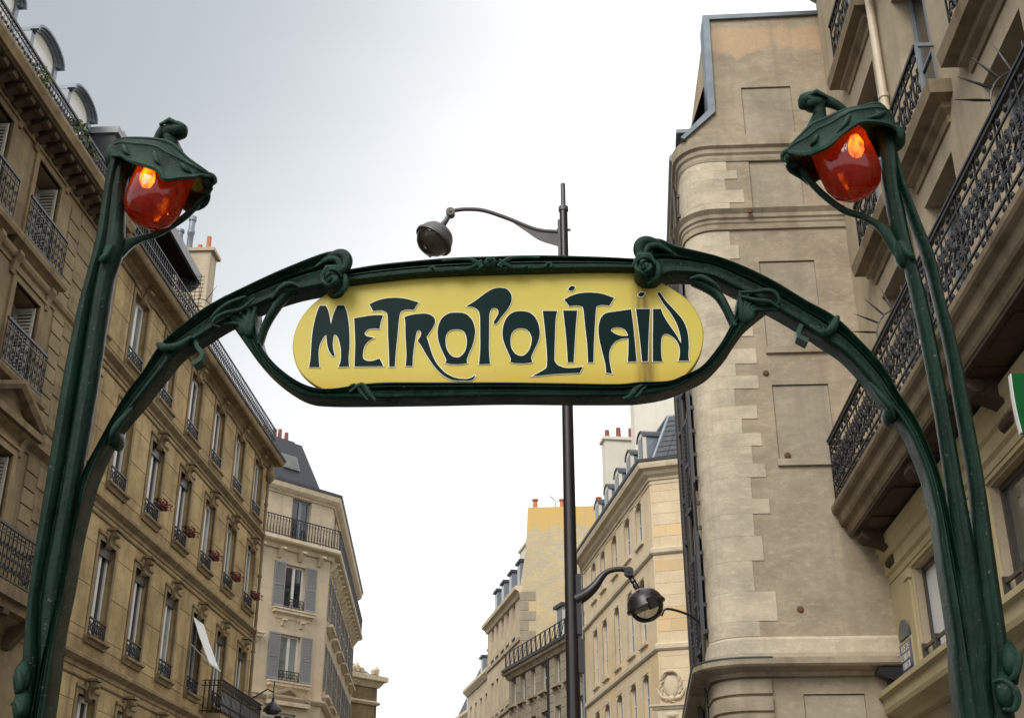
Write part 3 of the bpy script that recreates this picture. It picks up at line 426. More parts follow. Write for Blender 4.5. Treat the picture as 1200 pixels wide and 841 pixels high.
for side in ('l', 'r'):
    sg = -1 if side == 'l' else 1
    for nm, rev in (('stem1_', side == 'l'), ('stem2_', side == 'l')):
        st = [list(map(tuple, q)) for q in PO[nm + side]]
        if rev: st = st[::-1]
        (a, c) = st[-1]; st += [[(a[0] + sg * .01, 1.2), (c[0] + sg * .02, 1.2)], [(a[0] - .02, 0), (c[0] + .02, 0)]]
        y0 = -.015 if nm == 'stem1_' else .0
        b = MB(); b.loft(band(st, STEM, y0, .092)); b.build('stem', 'green', G, smooth=50)
    st = [list(map(tuple, q)) for q in PO['arm_' + side]]
    if side == 'l': st = st[::-1]
    (a, c) = st[-1]; st += [[(a[0], 1.2), (c[0], 1.2)], [(a[0], 0), (c[0], 0)]]
    b = MB(); b.loft(band(st, ARM, -.01, .10, 7))
    # swelling joints where the castings are bolted together
    kn = PO['misc']['knot_' + side]; b.tube([(p.x, -.02, p.y) for p in spline([(x, z, 0) for x, z in kn], 5)], [.008, .012, .016, .018, .02, .019, .018, .018, .018, .017, .016, .016, .014, .012, .010, .008], 8)
    (bx, bz), = PO['misc']['bud_' + side]; b.ball((bx - sg * .004, .05, bz + .004), .024, .066, .040, 14, 8); b.tube(spline([(bx - sg * .075, -.022, bz + .115), (bx - sg * .045, -.026, bz + .065), (bx - sg * .016, -.026, bz + .015), (bx + sg * .004, -.008, bz - .03)], 5), [.003 + .013 * sin(pi * min(1, (i + .3) / 15)) ** .8 for i in range(16)], 10)
    b.build('arch_arm', 'green', G, smooth=45)
    # base buds and curls on the foot of the post
    for cn in (('curl_l', 'curl_l2') if side == 'l' else ('curl_r', 'curl_r2')):
        b = MB(); P_ = spline([(x, z, 0) for x, z in PO['misc'][cn]], 6)
        b.tube([(p.x, -.03 - .02 * sin(pi * i / (len(P_) - 1)), p.y) for i, p in enumerate(P_)], [.005 + .009 * sin(pi * i / (len(P_) - 1)) for i in range(len(P_))], 8)
        cx = sum(p.x for p in P_) / len(P_); cz = sum(p.y for p in P_) / len(P_)
        b.tube(spline([(cx + .012 * sg, .01, cz + .09), (cx, -.018, cz + .04), (cx - .004 * sg, -.024, cz - .01), (cx + .01 * sg, .0, cz - .06)], 5), [.006 + .026 * sin(pi * i / 15) for i in range(16)], 10)
        b.build('leaf_bud', 'green', G, smooth=40)
    b = MB()
    b.box(-1.86 if side == 'l' else 1.55, -1.5 if side == 'l' else 1.9, -.16, .24, 0, .28)
    b.build('post_foot', 'green', G, smooth=40)
    # curl and rose where the arm dies into the sign frame
    (kx, kz), = PO['misc']['kn_' + side]; (rx, rz_), = PO['misc']['rose_' + side]
    b = MB()
    b.ball((kx + .005 * sg, .035, kz - .012), .036, .075, .040, 16, 10)
    P_ = spline([(kx + sg * x, -.01 + yy, kz + z) for x, yy, z in [(.13, .03, -.03), (.08, .015, .0), (.03, -.005, .022), (-.006, -.016, .024), (-.027, -.02, .002), (-.028, -.02, -.032), (-.010, -.028, -.058), (.010, -.035, -.058)]], 4); n_ = len(P_); b.tube(P_, [.006 + .019 * sin(pi * (i + .5) / n_) ** .7 for i in range(n_)], 12)
    P_ = spline([(kx + sg * x, -.02 + yy, kz + z) for x, yy, z in [(.10, .0, -.025), (.05, -.008, .0), (.012, -.012, -.004), (-.006, -.016, -.035), (.004, -.03, -.06)]], 4); n_ = len(P_); b.tube(P_, [.004 + .013 * sin(pi * (i + .5) / n_) for i in range(n_)], 10)
    b.ball((kx + sg * .032, .0, kz + .036), .014, .025, .011, 10, 6)
    b.lathe([(.0, -.062), (.015, -.066), (.029, -.055), (.038, -.038), (.042, -.01), (.040, .05), (.033, .10), (.020, .13)], (rx, .02, rz_), 20, (0, 1, -.12))
    for r0_, a0_, ln_, tk_ in ((.040, .3, 2.6, .0085), (.034, 2.6, 2.5, .0085), (.026, 4.4, 2.4, .0075), (.016, .9, 2.8, .007)):
        b.tube([(rx + (r0_ - .004 * i / 12) * cos(a0_ + ln_ * i / 12) * 1.05, -.040 - .030 * (1 - r0_ / .04) - .010 * sin(pi * i / 12), rz_ + (r0_ - .004 * i / 12) * sin(a0_ + ln_ * i / 12) * 1.1) for i in range(13)], [.002 + tk_ * sin(pi * (i + .4) / 13) for i in range(13)], 8)
    b.ball((rx - .006, -.05, rz_ - .004), .010, .02, .018, 8, 6)
    b.tube(spline([(rx + .03, -.03, rz_ + .05), (rx + .055, -.028, rz_ + .01), (rx + .05, -.02, rz_ - .035), (rx + .01, -.01, rz_ - .058)], 4), [.004 + .010 * sin(pi * i / 12) for i in range(13)], 8)
    b.tube([(rx + sg * x, yy, rz_ + z) for x, yy, z in [(.045, -.03, .02), (.02, -.05, .05), (-.02, -.045, .055), (-.045, -.02, .02)]], [.008, .013, .013, .007], 8)
    b.build('rose_boss', 'green', G, smooth=60)
    # upper strand of the sign bracket
    b = MB(); st = PO['br_' + side]; b.loft(band(st, [(.5 + .52 * cos(a), .5 - .5 * sin(a)) for a in [2 * pi * k / 12 for k in range(12)]], -.01, .06, 5))
    lf = PO['misc']['leaf5' if side == 'l' else 'leaf6']; P_ = spline([(x, z, 0) for x, z in lf], 4)
    b.tube([(p.x, -.02, p.y) for p in P_], [.004 + .008 * sin(pi * i / (len(P_) - 1)) for i in range(len(P_))], 8)
    for lf in (('leaf1', 'leaf2') if side == 'l' else ('leaf3', 'leaf4')):
        P_ = spline([(x, z, 0) for x, z in PO['misc'][lf]], 4); n_ = len(P_)
        b.tube([(p.x, -.022 - .012 * sin(pi * i / n_), p.y) for i, p in enumerate(P_)], [.005 + .007 * sin(pi * min(1, i / n_ * 1.1)) * (1 - .45 * i / n_) for i in range(n_)], 10)
    # fan of folds where the bracket flares into the arm
    nk = PO['misc']['neck_' + side][0]
    for k_, (fx_, fz_) in enumerate(PO['misc']['fan_' + side]):
        nx_, nz_ = nk; md_ = ((nx_ * .55 + fx_ * .45) + (.0 if k_ < 2 else sg * -.012 * k_ * .3), nz_ * .45 + fz_ * .55 + .006 * k_)
        P_ = spline([(nx_ + (fx_ - nx_) * .08, nz_ + .012, 0), (nx_ + (fx_ - nx_) * .25, nz_ + .03, 0), (md_[0], md_[1], 0), (fx_, fz_, 0)], 4); n_ = len(P_)
        b.tube([(p.x, .012 - .022 * sin(pi * i / n_), p.y) for i, p in enumerate(P_)], [.003 + .011 * sin(pi * (i + .2) / n_) ** .8 for i in range(n_)], 10)
    b.build('sign_bracket', 'green', G, smooth=50)
    # flat iron hook under the arm
    b = MB(); P_ = [(x, .03, z) for x, z in PO['misc']['hook_' + side]]
    rings = []
    for i, p_ in enumerate(P_):
        d_ = Vector(P_[min(i + 1, len(P_) - 1)]) - Vector(P_[max(i - 1, 0)]); d_.normalize(); n_ = Vector((-d_.z, 0, d_.x))
        rings.append([Vector(p_) + n_ * .009 + Vector((0, -.03, 0)), Vector(p_) + n_ * .009 + Vector((0, .03, 0)), Vector(p_) - n_ * .009 + Vector((0, .03, 0)), Vector(p_) - n_ * .009 + Vector((0, -.03, 0))])
    b.loft(rings); b.build('hook', 'green', G)
    # ---- lamp: bracket cradle, hood, globe
    P_ = spline([(x, z, 0) for x, z in PO['cradle_' + side]], 6); n_ = len(P_)
    b = MB(); b.tube([(p.x, .05 + .09 * sin(pi * min(1, i / n_)), p.y) for i, p in enumerate(P_)], [.040 - .025 * min(1, i / (n_ * .25)) if i < n_ * .7 else .015 + .004 * sin(i) for i in range(n_)], 8)
    (ex, ez) = PO['cradle_' + side][-2]; b.ball((ex, .05, ez), .022, .03, .024, 10, 6)
    (fx, fz) = PO['cradle_' + side][0]; b.ball((fx, .04, fz - .01), .038, .055, .07, 14, 8); b.tube(spline([(fx - sg * .02, -.01, fz + .02), (fx - sg * .01, -.025, fz - .03), (fx + sg * .012, -.022, fz - .06), (fx + sg * .02, -.004, fz - .035)], 4), [.005 + .010 * sin(pi * i / 12) for i in range(13)], 8)
    b.build('lamp_bracket', 'green', G, smooth=60)
    st = PO['hood_' + side]; R_ = spline([(a[0], a[1], 0) for a, c in st], 4); Q_ = spline([(c[0], c[1], 0) for a, c in st], 4); n_ = len(R_)
    outer = []; inner = []
    for i, (a, c) in enumerate(zip(R_, Q_)):
        t_ = i / (n_ - 1); hw = .135 * (sin(pi * min(1, max(0, (t_ * .86 + .12)))) ** .75) + .006
        d_ = c - a
        for lst, sc_, off in ((outer, 1, 0), (inner, .86, .010)):
            ring = []
            for k in range(13):
                th = -pi / 2 * 1.0 + pi * k / 12
                fl = 1 + (.05 * (abs(sin(th)) ** 6)) + .045 * sin(th * 7) * abs(sin(th))
                u = 1 - cos(th) ** .75 if abs(th) < pi / 2 - 1e-6 else 1
                ring.append((a.x + d_.x * u + .012 * sin(t_ * 19) * abs(sin(th)) ** 4 + off * d_.x * 0, .05 + hw * sc_ * sin(th) * fl, a.y + .004 * sin(t_ * 23 + th) * abs(sin(th)) ** 3 + d_.y * u * (1.0 + (.10 if th < 0 else .0) * abs(sin(th)) ** 2 * sin(pi * min(1, t_ * .9 + .05))) - off * (1 if abs(th) < 1.4 else 0)))
            lst.append(ring)
    b = MB(); b.loft([o_ + i_[::-1] for o_, i_ in zip(outer, inner)])
    # ribs and folds on the leaf shaped hood
    for th, rr in ((-1.5, .012), (-1.0, .008), (-.45, .010), (.45, .010), (1.0, .008), (1.5, .012)):
        k = round((th + pi / 2) / pi * 12)
        b.tube([Vector(o_[k]) for o_ in outer[1:-1]], [rr * (.5 + .5 * sin(pi * (i + 1) / len(outer))) for i in range(len(outer) - 2)], 6)
    for f0, dz_, r0_ in ((.16, -.085, .013), (.42, -.10, .012), (.70, -.06, .011)):      # sepal tips hanging over the glass
        i_ = int(f0 * (len(outer) - 1)); o0 = Vector(outer[i_][1]); o1 = Vector(outer[min(i_ + 3, len(outer) - 1)][1]); md = (o0 + o1) / 2
        b.tube(spline([o0 + Vector((0, .0, .01)), md + Vector((0, -.012, dz_ * .25)), o1 + Vector((sg * -.0, -.008, dz_ * .35))], 4), [.006, .010, r0_, r0_, r0_, .010, .008, .005, .003], 8)
    tip = Vector(outer[-1][6]); tx = sg * -1
    b.tube(spline([tip + Vector((tx * -.05, -.02, .012)), tip + Vector((0, -.01, .0)), tip + Vector((tx * .012, 0, -.025)), tip + Vector((tx * -.006, 0, -.045))], 4), [.006, .008, .010, .011, .011, .010, .009, .008, .008, .007, .006, .004, .002], 8)
    hd = spline([(x, z, 0) for x, z in PO['fin_' + side]], 4); n_ = len(hd)
    b.tube([(p.x, .05, p.y) for p in hd], [.055 - .026 * min(1, i / 6) + (.016 * sin(pi * (i - 8) / (n_ - 8)) if i > 8 else 0) - (.018 * max(0, (i - n_ + 4)) / 3) for i in range(n_)], 12)
    hx, hz = PO['fin_' + side][3]; b.ball((hx + sg * -.004, .05, hz - .008), .052, .045, .036, 14, 8); b.tube([(hx - .05, .02, hz + .012), (hx, .0, hz + .02), (hx + .05, .02, hz + .004)], [.006, .013, .008], 8)
    tl = spline([(x, z, 0) for x, z in PO['fintail_' + side]], 4); b.tube([(p.x, .05, p.y) for p in tl], [.030 - .018 * i / (len(tl) - 1) for i in range(len(tl))], 10)
    (a, c) = st[0]; b.ball(((a[0] + c[0]) / 2, .05, (a[1] + c[1]) / 2 - .01), .05, .06, .06, 12, 8)
    b.build('lamp_hood', 'green', G, smooth=50)
    (cx, cz), (lx, _), (_, bz_), (_, tz) = PO['globe_' + side]
    rad = abs(cx - lx) * .92; hb = (cz - bz_) * .83; ht = (tz - cz) * .86
    prof = [(0, -1.0), (.03, -1.0), (.30, -.975), (.58, -.88), (.80, -.70), (.95, -.38), (1.0, 0), (1.0, .25), (.99, .50), (.97, .72), (.97, .88), (1.0, 1.0)]
    rings = []
    for r_, z_ in prof[1:]:
        rings.append([(r_ * rad * cos(a), r_ * rad * sin(a), (z_ * (hb if z_ < 0 else ht)) + (.022 * cos(5 * a) * max(0, z_) ** 3)) for a in [2 * pi * k / 40 for k in range(40)]])
    b = MB(); b.loft(rings, cap=False)
    b.xf(Matrix.Rotation(RAD(14) * -sg, 4, 'Y'))
    gb = b.build('globe', 'red', G, (cx, .05, cz), 0, smooth=70)
    b = MB(); b.lathe([(.0, -.05), (.020, -.044), (.032, -.018), (.032, .015), (.018, .05)], (0, 0, .052), 14)
    b.build('bulb', 'bulb', gb, (sg * .03, -.04, .035), 0, smooth=60)
# frame bars
b = MB(); b.loft(band(PO['top'], BAR, 0, .10, 8))
(mx_, mz_), = PO['misc']['mid']
for sg in (-1, 1):
    P_ = spline([(mx_ + sg * x, mz_ + z, 0) for x, z in [(.035, -.02), (.05, .0), (.085, .02), (.14, .022), (.2, .018)]], 4); n_ = len(P_)
    b.tube([(p.x, -.006, p.y) for p in P_], [.012 - .008 * i / n_ for i in range(n_)], 6)
    P_ = spline([(mx_ + sg * x, mz_ + z, 0) for x, z in [(.035, .01), (.055, -.005), (.09, -.022), (.13, -.026), (.15, -.018)]], 4)
    b.tube([(p.x, -.006, p.y) for p in P_], [.010 - .007 * i / n_ for i in range(n_)], 6)
    P_ = spline([(mx_ + sg * x, mz_ + z, 0) for x, z in [(.22, -.028), (.235, -.012), (.25, -.018), (.245, -.03)]], 4)
    b.tube([(p.x, -.008, p.y) for p in P_], .006, 6)
b.ball((mx_, .0, mz_), .032, .03, .027, 12, 8); b.ball((mx_, -.025, mz_ + .005), .014, .016, .014, 8, 6)
b.build('top_bar', 'green', G, smooth=45)
b = MB(); b.loft(band(PO['loop'], LOOP, -.005, .10, 6))
for tn in ('tie_l', 'tie_r'):
    P_ = spline([(x, z, 0) for x, z in PO['misc'][tn]], 4); n_ = len(P_)
    b.tube([(p.x, -.008, p.y) for p in P_], [.005 + .009 * sin(pi * i / n_) for i in range(n_)], 8); b.tube([(p.x - (.03 if tn == 'tie_l' else -.03), -.006, p.y + .004) for p in P_[2:]], [.003 + .006 * sin(pi * i / (n_ - 2)) for i in range(n_ - 2)], 8)
b.build('lower_frame', 'green', G, smooth=45)
# the enamel panel and its letters
outl = spline([(x, z, 0) for x, z in PO['panel']], 6, True)
b = MB(); b.loft([[(p.x * .994, .046, (p.y - 3.7) * .994 + 3.7) for p in outl], [(p.x, .05, p.y) for p in outl], [(p.x, .075, p.y) for p in outl]])
SP = b.build('sign_panel', 'yellow', G)
def smooth_loop(L):
    out = []; n = len(L)
    ci = [i for i in range(n) if L[i][2]]
    if not ci: return [(p.x, p.y) for p in spline([(a[0], a[1], 0) for a in L], 4, True)]
    for k, i in enumerate(ci):
        j = ci[(k + 1) % len(ci)]; seg = [L[(i + m_) % n] for m_ in range(((j - i) % n or n) + 1)]
        out += [(p.x, p.y) for p in spline([(a[0], a[1], 0) for a in seg], 4)][:-1]
    return out
for loops in PO['letters']:
    mes = []
    for off, y, ext in ((.0029, .0442, .0015), (0, .0425, .0020)):
        cu = bpy.data.curves.new('letter', 'CURVE'); cu.dimensions = '2D'; cu.fill_mode = 'BOTH'; cu.extrude = ext; cu.offset = off
        for L in loops:
            pts = smooth_loop(L); sp = cu.splines.new('POLY'); sp.points.add(len(pts) - 1); sp.use_cyclic_u = True
            for q_, (x, z) in zip(sp.points, pts): q_.co = (x, z, 0, 1)
        tmp = bpy.data.objects.new('letter', cu); col.objects.link(tmp)
        dg = bpy.context.evaluated_depsgraph_get(); me = bpy.data.meshes.new_from_object(tmp.evaluated_get(dg))
        bpy.data.objects.remove(tmp)
        mes.append((me, y))
    b = MB()
    for k, (me, y) in enumerate(mes):
        b.cm = 1 - k; i0 = len(b.v)
        b.v += [(v.co.x, y - v.co.z, v.co.y) for v in me.vertices]
        for f in me.polygons: b.f.append(tuple(i0 + j for j in f.vertices)); b.m.append(b.cm)
    b.build('letter', ['letter', 'cream_line'], SP)
# sign fixing screws
for x, z in ((.19, 3.487),): MB().lathe([(.005, 0), (.005, .006), (.002, .008)], (x, .047, z), 8, (0, -1, 0)).build('screw', 'rust', SP)

# ================================================================== street lamp
Lm = thing('street_lamp', 'tall brown black double arm street lamp standing behind the metro arch', 'street lamp', (.64, 13, 0))
b = MB(); b.lathe([(.16, 0), (.16, .5), (.12, .6), (.088, .75), (.075, 3.2), (.068, 5.8), (.060, 8.2)], (0, 0, 0), 16)
b.lathe([(.052, 8.2), (.050, 9.62)], (0, 0, 0), 14); b.build('pole', 'pole', Lm, smooth=40)
b = MB(); b.lathe([(.03, 9.62), (.03, 10.0), (.01, 10.01)], (0, 0, 0), 10); b.lathe([(.06, 9.60), (.062, 9.62), (.06, 9.66), (.03, 9.68)], (0, 0, 0), 12); b.build('pole_finial', 'pole_lt', Lm, smooth=40)
b = MB(); b.box(-.075, -.045, -.04, .04, 8.35, 9.46); b.box(-.09, .085, -.012, .012, 9.32, 9.345); b.box(-.09, .085, -.012, .012, 8.62, 8.645); b.build('collar', 'pole_lt', Lm)
MB().box(.04, .105, -.05, .05, 4.35, 5.0).build('collar', 'pole', Lm); MB().box(.05, .12, -.04, .04, 3.95, 4.3).build('control_box', 'pole', Lm)
def lantern(parent, c, axis, r, mk, nx):
    q_ = Vector(axis).to_track_quat('Z', 'Y').to_matrix().to_4x4(); T = Matrix.Translation(c) @ q_
    h = MB()
    h.lathe([(.97 * r, -.10 * r), (1.06 * r, -.10 * r), (1.08 * r, .02 * r), (1.03 * r, .10 * r), (.99 * r, .16 * r), (.90 * r, .42 * r), (.74 * r, .66 * r), (.5 * r, .82 * r), (.2 * r, .90 * r), (.05 * r, .91 * r)], n=28)
    h.cm = 1; h.lathe([(.94 * r, -.09 * r), (.90 * r, .1 * r), (.55 * r, .34 * r), (.05 * r, .42 * r)], n=24); h.lathe([(.02, .1 * r), (.16 * r, .05 * r), (.20 * r, .2 * r), (.16 * r, .36 * r)], (-.25 * r, 0, 0), 10); h.cm = 0
    h.box(r * .9, r * 1.22, -r * .22, r * .22, -.35 * r, .22 * r)
    h.xf(T); o = h.build('lamp_housing', [mk, 'reflector'], parent, smooth=50)
    k = MB(); k.lathe([(.93 * r, -.06 * r), (.89 * r, -.26 * r), (.74 * r, -.53 * r), (.49 * r, -.74 * r), (.2 * r, -.83 * r), (.02, -.84 * r)], n=24); k.xf(T); k.build('lamp_bowl', 'bowl', o, smooth=60)
    return o
b = MB(); P_ = spline([(x - .64, 0, z) for x, z in [(.60, 9.30), (.348, 9.325), (.179, 9.386), (-.053, 9.497), (-.34, 9.608), (-.55, 9.63), (-.70, 9.615), (-.76, 9.59)]], 5)
b.tube(P_, .026, 10)
P2 = [p for p in P_ if p.x > -.75]
n_ = len(P2)
b.prism([(p.x, p.z) for p in P2] + [(p.x, p.z - .21 * (1 - i / (n_ - 1)) ** 1.0 - .0) for i, p in reversed(list(enumerate(P2)))], -.006, .006)
b.build('lamp_arm', 'pole_lt', Lm, smooth=40)
b = MB(); b.lathe([(.0, -.05), (.055, -.05), (.055, .05), (0, .05)], (-1.405, 0, 9.575), 14, (0, 1, 0)); b.lathe([(.018, -.055), (.018, -.065)], (-1.405, 0, 9.575), 8, (0, 1, 0)); b.tube([(-1.405, 0, 9.575), (-1.46, 0, 9.46), (-1.50, 0, 9.40)], [.03, .032, .04], 10); b.build('lamp_joint', 'pole_lt', Lm, smooth=40)
lantern(Lm, (-1.60, 0, 9.19), (.50, .10, .80), .235, 'pole_lt', -1)
b = MB(); P_ = spline([(x - .64, 0, z) for x, z in [(.68, 4.72), (.80, 4.79), (.90, 4.88), (.98, 4.985), (1.06, 5.045), (1.18, 5.065), (1.265, 5.045)]], 5); n_ = len(P_)
b.tube(P_, [.075 - .045 * min(1, i / (n_ * .6)) for i in range(n_)], 10); b.build('lamp_arm', 'pole', Lm, smooth=40)
b = MB(); b.lathe([(.0, -.05), (.05, -.05), (.05, .05), (0, .05)], (.63, 0, 5.03), 14, (0, 1, 0)); b.lathe([(.018, -.055), (.018, -.065)], (.63, 0, 5.03), 8, (0, 1, 0))
b.lathe([(.024, 0), (.034, .03), (.024, .05), (.034, .08), (.024, .10), (.034, .13), (.03, .17)], (.64, 0, 5.0), 12, (.42, 0, -.85)); b.build('lamp_joint', 'pole', Lm, smooth=40)
lantern(Lm, (.80, 0, 4.66), (-.33, -.06, .85), .205, 'pole', 1)
# ================================================================== left side of the street
STREET = math.atan2(1, .0573)
def stone_row(parent, mk, xa, xb, zs, y=-.012, d=.05, gap=.004):
    for z0, z1 in zip(zs[:-1], zs[1:]): block(parent, mk, xa + gap, xb - gap, y, y + d, z0 + gap * .6, z1 - gap * .6)
def keystone(parent, mk, x, z, w=.26, h=.42, out=.22):
    """carved scroll console over a window head"""
    key = 'key' + mk
    if key not in UNIT:
        b = MB(); pr = [(0, 0), (0, .42), (-.20, .42), (-.23, .36), (-.20, .30), (-.12, .26), (-.08, .18), (-.10, .09), (-.07, .02)]
        b.prism_x(pr, -.10, .10); b.prism_x([(-.02, .43), (-.02, .49), (-.27, .49), (-.27, .43)], -.14, .14)
        b.tube([(-.11, -.19, .34), (.11, -.19, .34)], .055, 10); b.tube([(-.11, -.08, .08), (.11, -.08, .08)], .04, 8)
        for sx in (-1, 1): b.tube([(sx * .10, -.02, .40), (sx * .19, -.06, .33), (sx * .22, -.05, .22), (sx * .17, -.03, .14)], [.03, .05, .045, .02], 8)
        UNIT[key] = b.mesh('keystone', mk, 40)
    return put('keystone', UNIT[key], parent, (x, 0, z))
SHARED = {}
def shared(name, key, mk, fn, parent, loc, rz=0, smooth=False):
    if key not in SHARED: SHARED[key] = fn().mesh(name, mk, smooth)
    return put(name, SHARED[key], parent, loc, rz)
def shutter_mb(w, h, slat=.055, solid=False):
    b = MB(); f = .05; b.box(0, f, 0, .035, 0, h); b.box(w - f, w, 0, .035, 0, h)
    for z in (0, h * .48, h - f * 1.6): b.box(f, w - f, 0, .035, z, z + f * 1.6)
    n = int(h / slat)
    for k in range(n):
        z = .02 + k * slat
        b.q((f, .028, z + slat * .75), (w - f, .028, z + slat * .75), (w - f, .002, z), (f, .002, z)); b.q((f, .031, z + slat * .75), (f, .005, z), (w - f, .005, z), (w - f, .031, z + slat * .75))
    return b

# ---- long ochre building
B1 = thing('apartment_building', 'long ochre limestone apartment building on the left, small window guards and red geranium boxes', 'building', (-9.6, 21, 0), STREET)
X0, X1 = 2.95, 19.05
bays = [3.22 + 2.38 * k for k in range(7)]
F = [(3.75, 6.0, 5.95), (7.22, 9.38, 6.85), (10.72, 12.68, 10.3), (13.78, 15.65, 13.55)]
ops = [(x, x + 1.0, z0, z1) for z0, z1, _ in F for x in bays] + [(x - .2, x + 1.2, .2, 2.9) for x in bays]
b = wall_mb(X0, X1, 0, 16.15, ops, .30); b.box(X0, X1, 6, 11, -.1, 16.1); b.q((X1, 0, 0), (X1, 11, 0), (X1, 11, 16.1), (X1, 0, 16.1)); b.q((X0, 0, 0), (X0, 0, 16.1), (X0, 11, 16.1), (X0, 11, 0)); b.q((X0, 0, 16.15), (X1, 0, 16.15), (X1, 11, 16.1), (X0, 11, 16.1))
b.build('wall', 'stone_l1', B1)
def course(parent, mk, path, prof, name='string_course'):
    b = MB(); b.sweep(path, prof); return b.build(name, mk, parent)
P1 = [(X0, 0), (X1, 0)]
def strprof(z, out=.16): return [(-.02, z - .22), (.03, z - .22), (.035, z - .14), (.09, z - .10), (out, z - .04), (out, z + .03), (out - .03, z + .06), (-.02, z + .08)]
for z in (6.72, 10.2, 13.45): course(B1, 'trim_l', P1, strprof(z))
for z in (6.34, 9.86, 13.1): course(B1, 'trim_l', P1, [(-.02, z - .03), (.03, z - .03), (.045, z), (.03, z + .03), (-.02, z + .03)], 'moulding')
course(B1, 'trim_l', P1, [(-.02, 3.2), (.25, 3.2), (.3, 3.3), (.3, 3.4), (-.02, 3.5)])
course(B1, 'trim_l', [(X0, 0), (X1, 0), (X1, 1)], [(-.02, 15.82), (.05, 15.82), (.07, 15.90), (.16, 15.96), (.20, 16.0), (.42, 16.02), (.46, 16.06), (.50, 16.17), (.48, 16.2), (-.02, 16.22)], 'cornice')
course(B1, 'pipe_d', [(X0, 0), (X1, 0), (X1, 1)], [(.44, 16.2), (.52, 16.2), (.54, 16.26), (.44, 16.26)], 'gutter')
# dressed stone of the piers between the windows, one storey at a time
edges = [X0] + [v for x in bays for v in (x - .14, x + 1.14)] + [X1]
for (z0, z1, zs), zt in zip(F, (6.3, 9.8, 13.05, 15.8)):
    for a, c in zip(edges[0::2], edges[1::2]):
        if c - a < .3: continue
        n = 2; zz = [z0 - .12] + [z0 - .12 + .22 + (z1 - z0 - .28) * k / n for k in range(n + 1)] + [zt]
        stone_row(B1, 'stone_l1', a, c, zz)
gm = guard_mb(.98, .40, 4); GUARD = gm.mesh('window_guard', 'black')
def surround_mb(w, h, jw, out, hd, ov, oo):
    b = MB(); b.prism([(-jw, -.1), (0, -.1), (0, h), (w, h), (w, -.1), (w + jw, -.1), (w + jw, h + hd), (-jw, h + hd)], -out, .05); b.box(-jw - ov, w + jw + ov, -oo, .02, h + hd - .012, h + hd + .05); return b
for fi, (z0, z1, zs) in enumerate(F):
    for bi, x in enumerate(bays):
        window(B1, x + .02, z0, .96, z1 - z0, .13, 'frame_w', ('glass', 'glass', 'glass_c', 'glass', 'glass_g', 'glass', 'glass_c', 'glass_g')[(bi * 5 + fi * 3) % 8], 2, 0, .10)
        # moulded jambs and head
        shared('window_surround', 'sur_l1%d' % fi, 'trim_l', lambda: surround_mb(1.0, z1 - z0, .13, .03, .13, .03, .06), B1, (x, 0, z0))
        keystone(B1, 'trim_l', x + .5, z1 - .12)
        if fi: put('window_guard', GUARD, B1, (x + .01, -.03, z0 + .02))
        else: put('window_guard', GUARD, B1, (x + .01, -.03, z0 + .35))
        shared('sill', 'sill_l1', 'trim_l', lambda: MB().sweep([(-.12, 0), (1.12, 0)], [(-.02, -.16), (.05, -.16), (.08, -.08), (.14, -.05), (.14, .0), (-.25, .015), (-.25, -.03)]), B1, (x, 0, z0))
        if fi == 1 or (fi == 2 and bi < 4):
            shared('valance', 'val_l1', 'frame_d', lambda: MB().box(0, .98, .07, .12, -.26, 0), B1, (x + .01, 0, z1 - .005))
for x in bays: window(B1, x - .18, .2, 1.36, 2.7, .25, 'frame_d', 'glass_g', 2)
# black balcony low down at the far end
bal = MB(); xa, xb, yo, z0, z1 = 14.2, 18.7, -.62, 6.86, 7.78
bal.box(xa, xb, yo, 0, z0 - .16, z0); S_ = bal.build('balcony_slab', 'trim_l', B1)
r = MB(); 
for z in (z0 + .08, z1 - .14, z1): r.box(xa, xb, yo, yo + .04, z - .025, z); r.box(xa, xa + .04, yo + .04, 0, z - .025, z); r.box(xb - .04, xb, yo + .04, 0, z - .025, z)
r.build('railing', 'black', B1)
def bal_bar():
    b = MB(); b.box(-.012, .012, -.012, .012, 0, .90); b.ball((0, 0, .25), .026, .026, .05, 6, 4); b.ball((0, 0, .62), .024, .024, .04, 6, 4); b.tube(spiral(.0, .82, .05, 1, 0, 8), .010, 4); return b
for k in range(34): shared('baluster', 'bar_l1', 'black', bal_bar, B1, (xa + .06 + k * .131, yo + .02, z0))
for k in range(4): shared('baluster', 'bar_l1', 'black', bal_bar, B1, (xa + .02, yo + .14 + k * .13, z0), RAD(90))
for k in range(4): shared('railing_panel', 'pan_l1', 'canvas', lambda: MB().box(0, .9, 0, .01, .12, .66), B1, (xa + .12 + k * 1.08, yo + .05, z0))
# white canvas blind pushed out from one window
x = bays[4] + 0; b = MB()
b.loft([[(x + k * .98 / 6, -.02 - .58 * t_ + dy, 9.22 - 1.27 * t_ - .035 * sin(pi * t_) - .012 * sin(pi * t_) * (k % 2)) for k in range(7)] + [(x + k * .98 / 6, -.02 - .58 * t_ - .008 + dy, 9.235 - 1.27 * t_ - .035 * sin(pi * t_) - .012 * sin(pi * t_) * (k % 2)) for k in range(6, -1, -1)] for t_, dy in ((0, 0), (.2, .0), (.4, .006), (.6, -.004), (.8, .004), (1, 0))])
A_ = b.build('awning', 'canvas', B1)
b = MB(); b.box(x, x + 1.02, -.64, -.60, 7.91, 7.96); b.tube([(x + .02, -.02, 8.5), (x + .02, -.62, 7.94)], .012, 6); b.tube([(x + .96, -.02, 8.5), (x + .96, -.54, 8.01)], .012, 6); b.build('awning_arm', 'frame_w', A_)
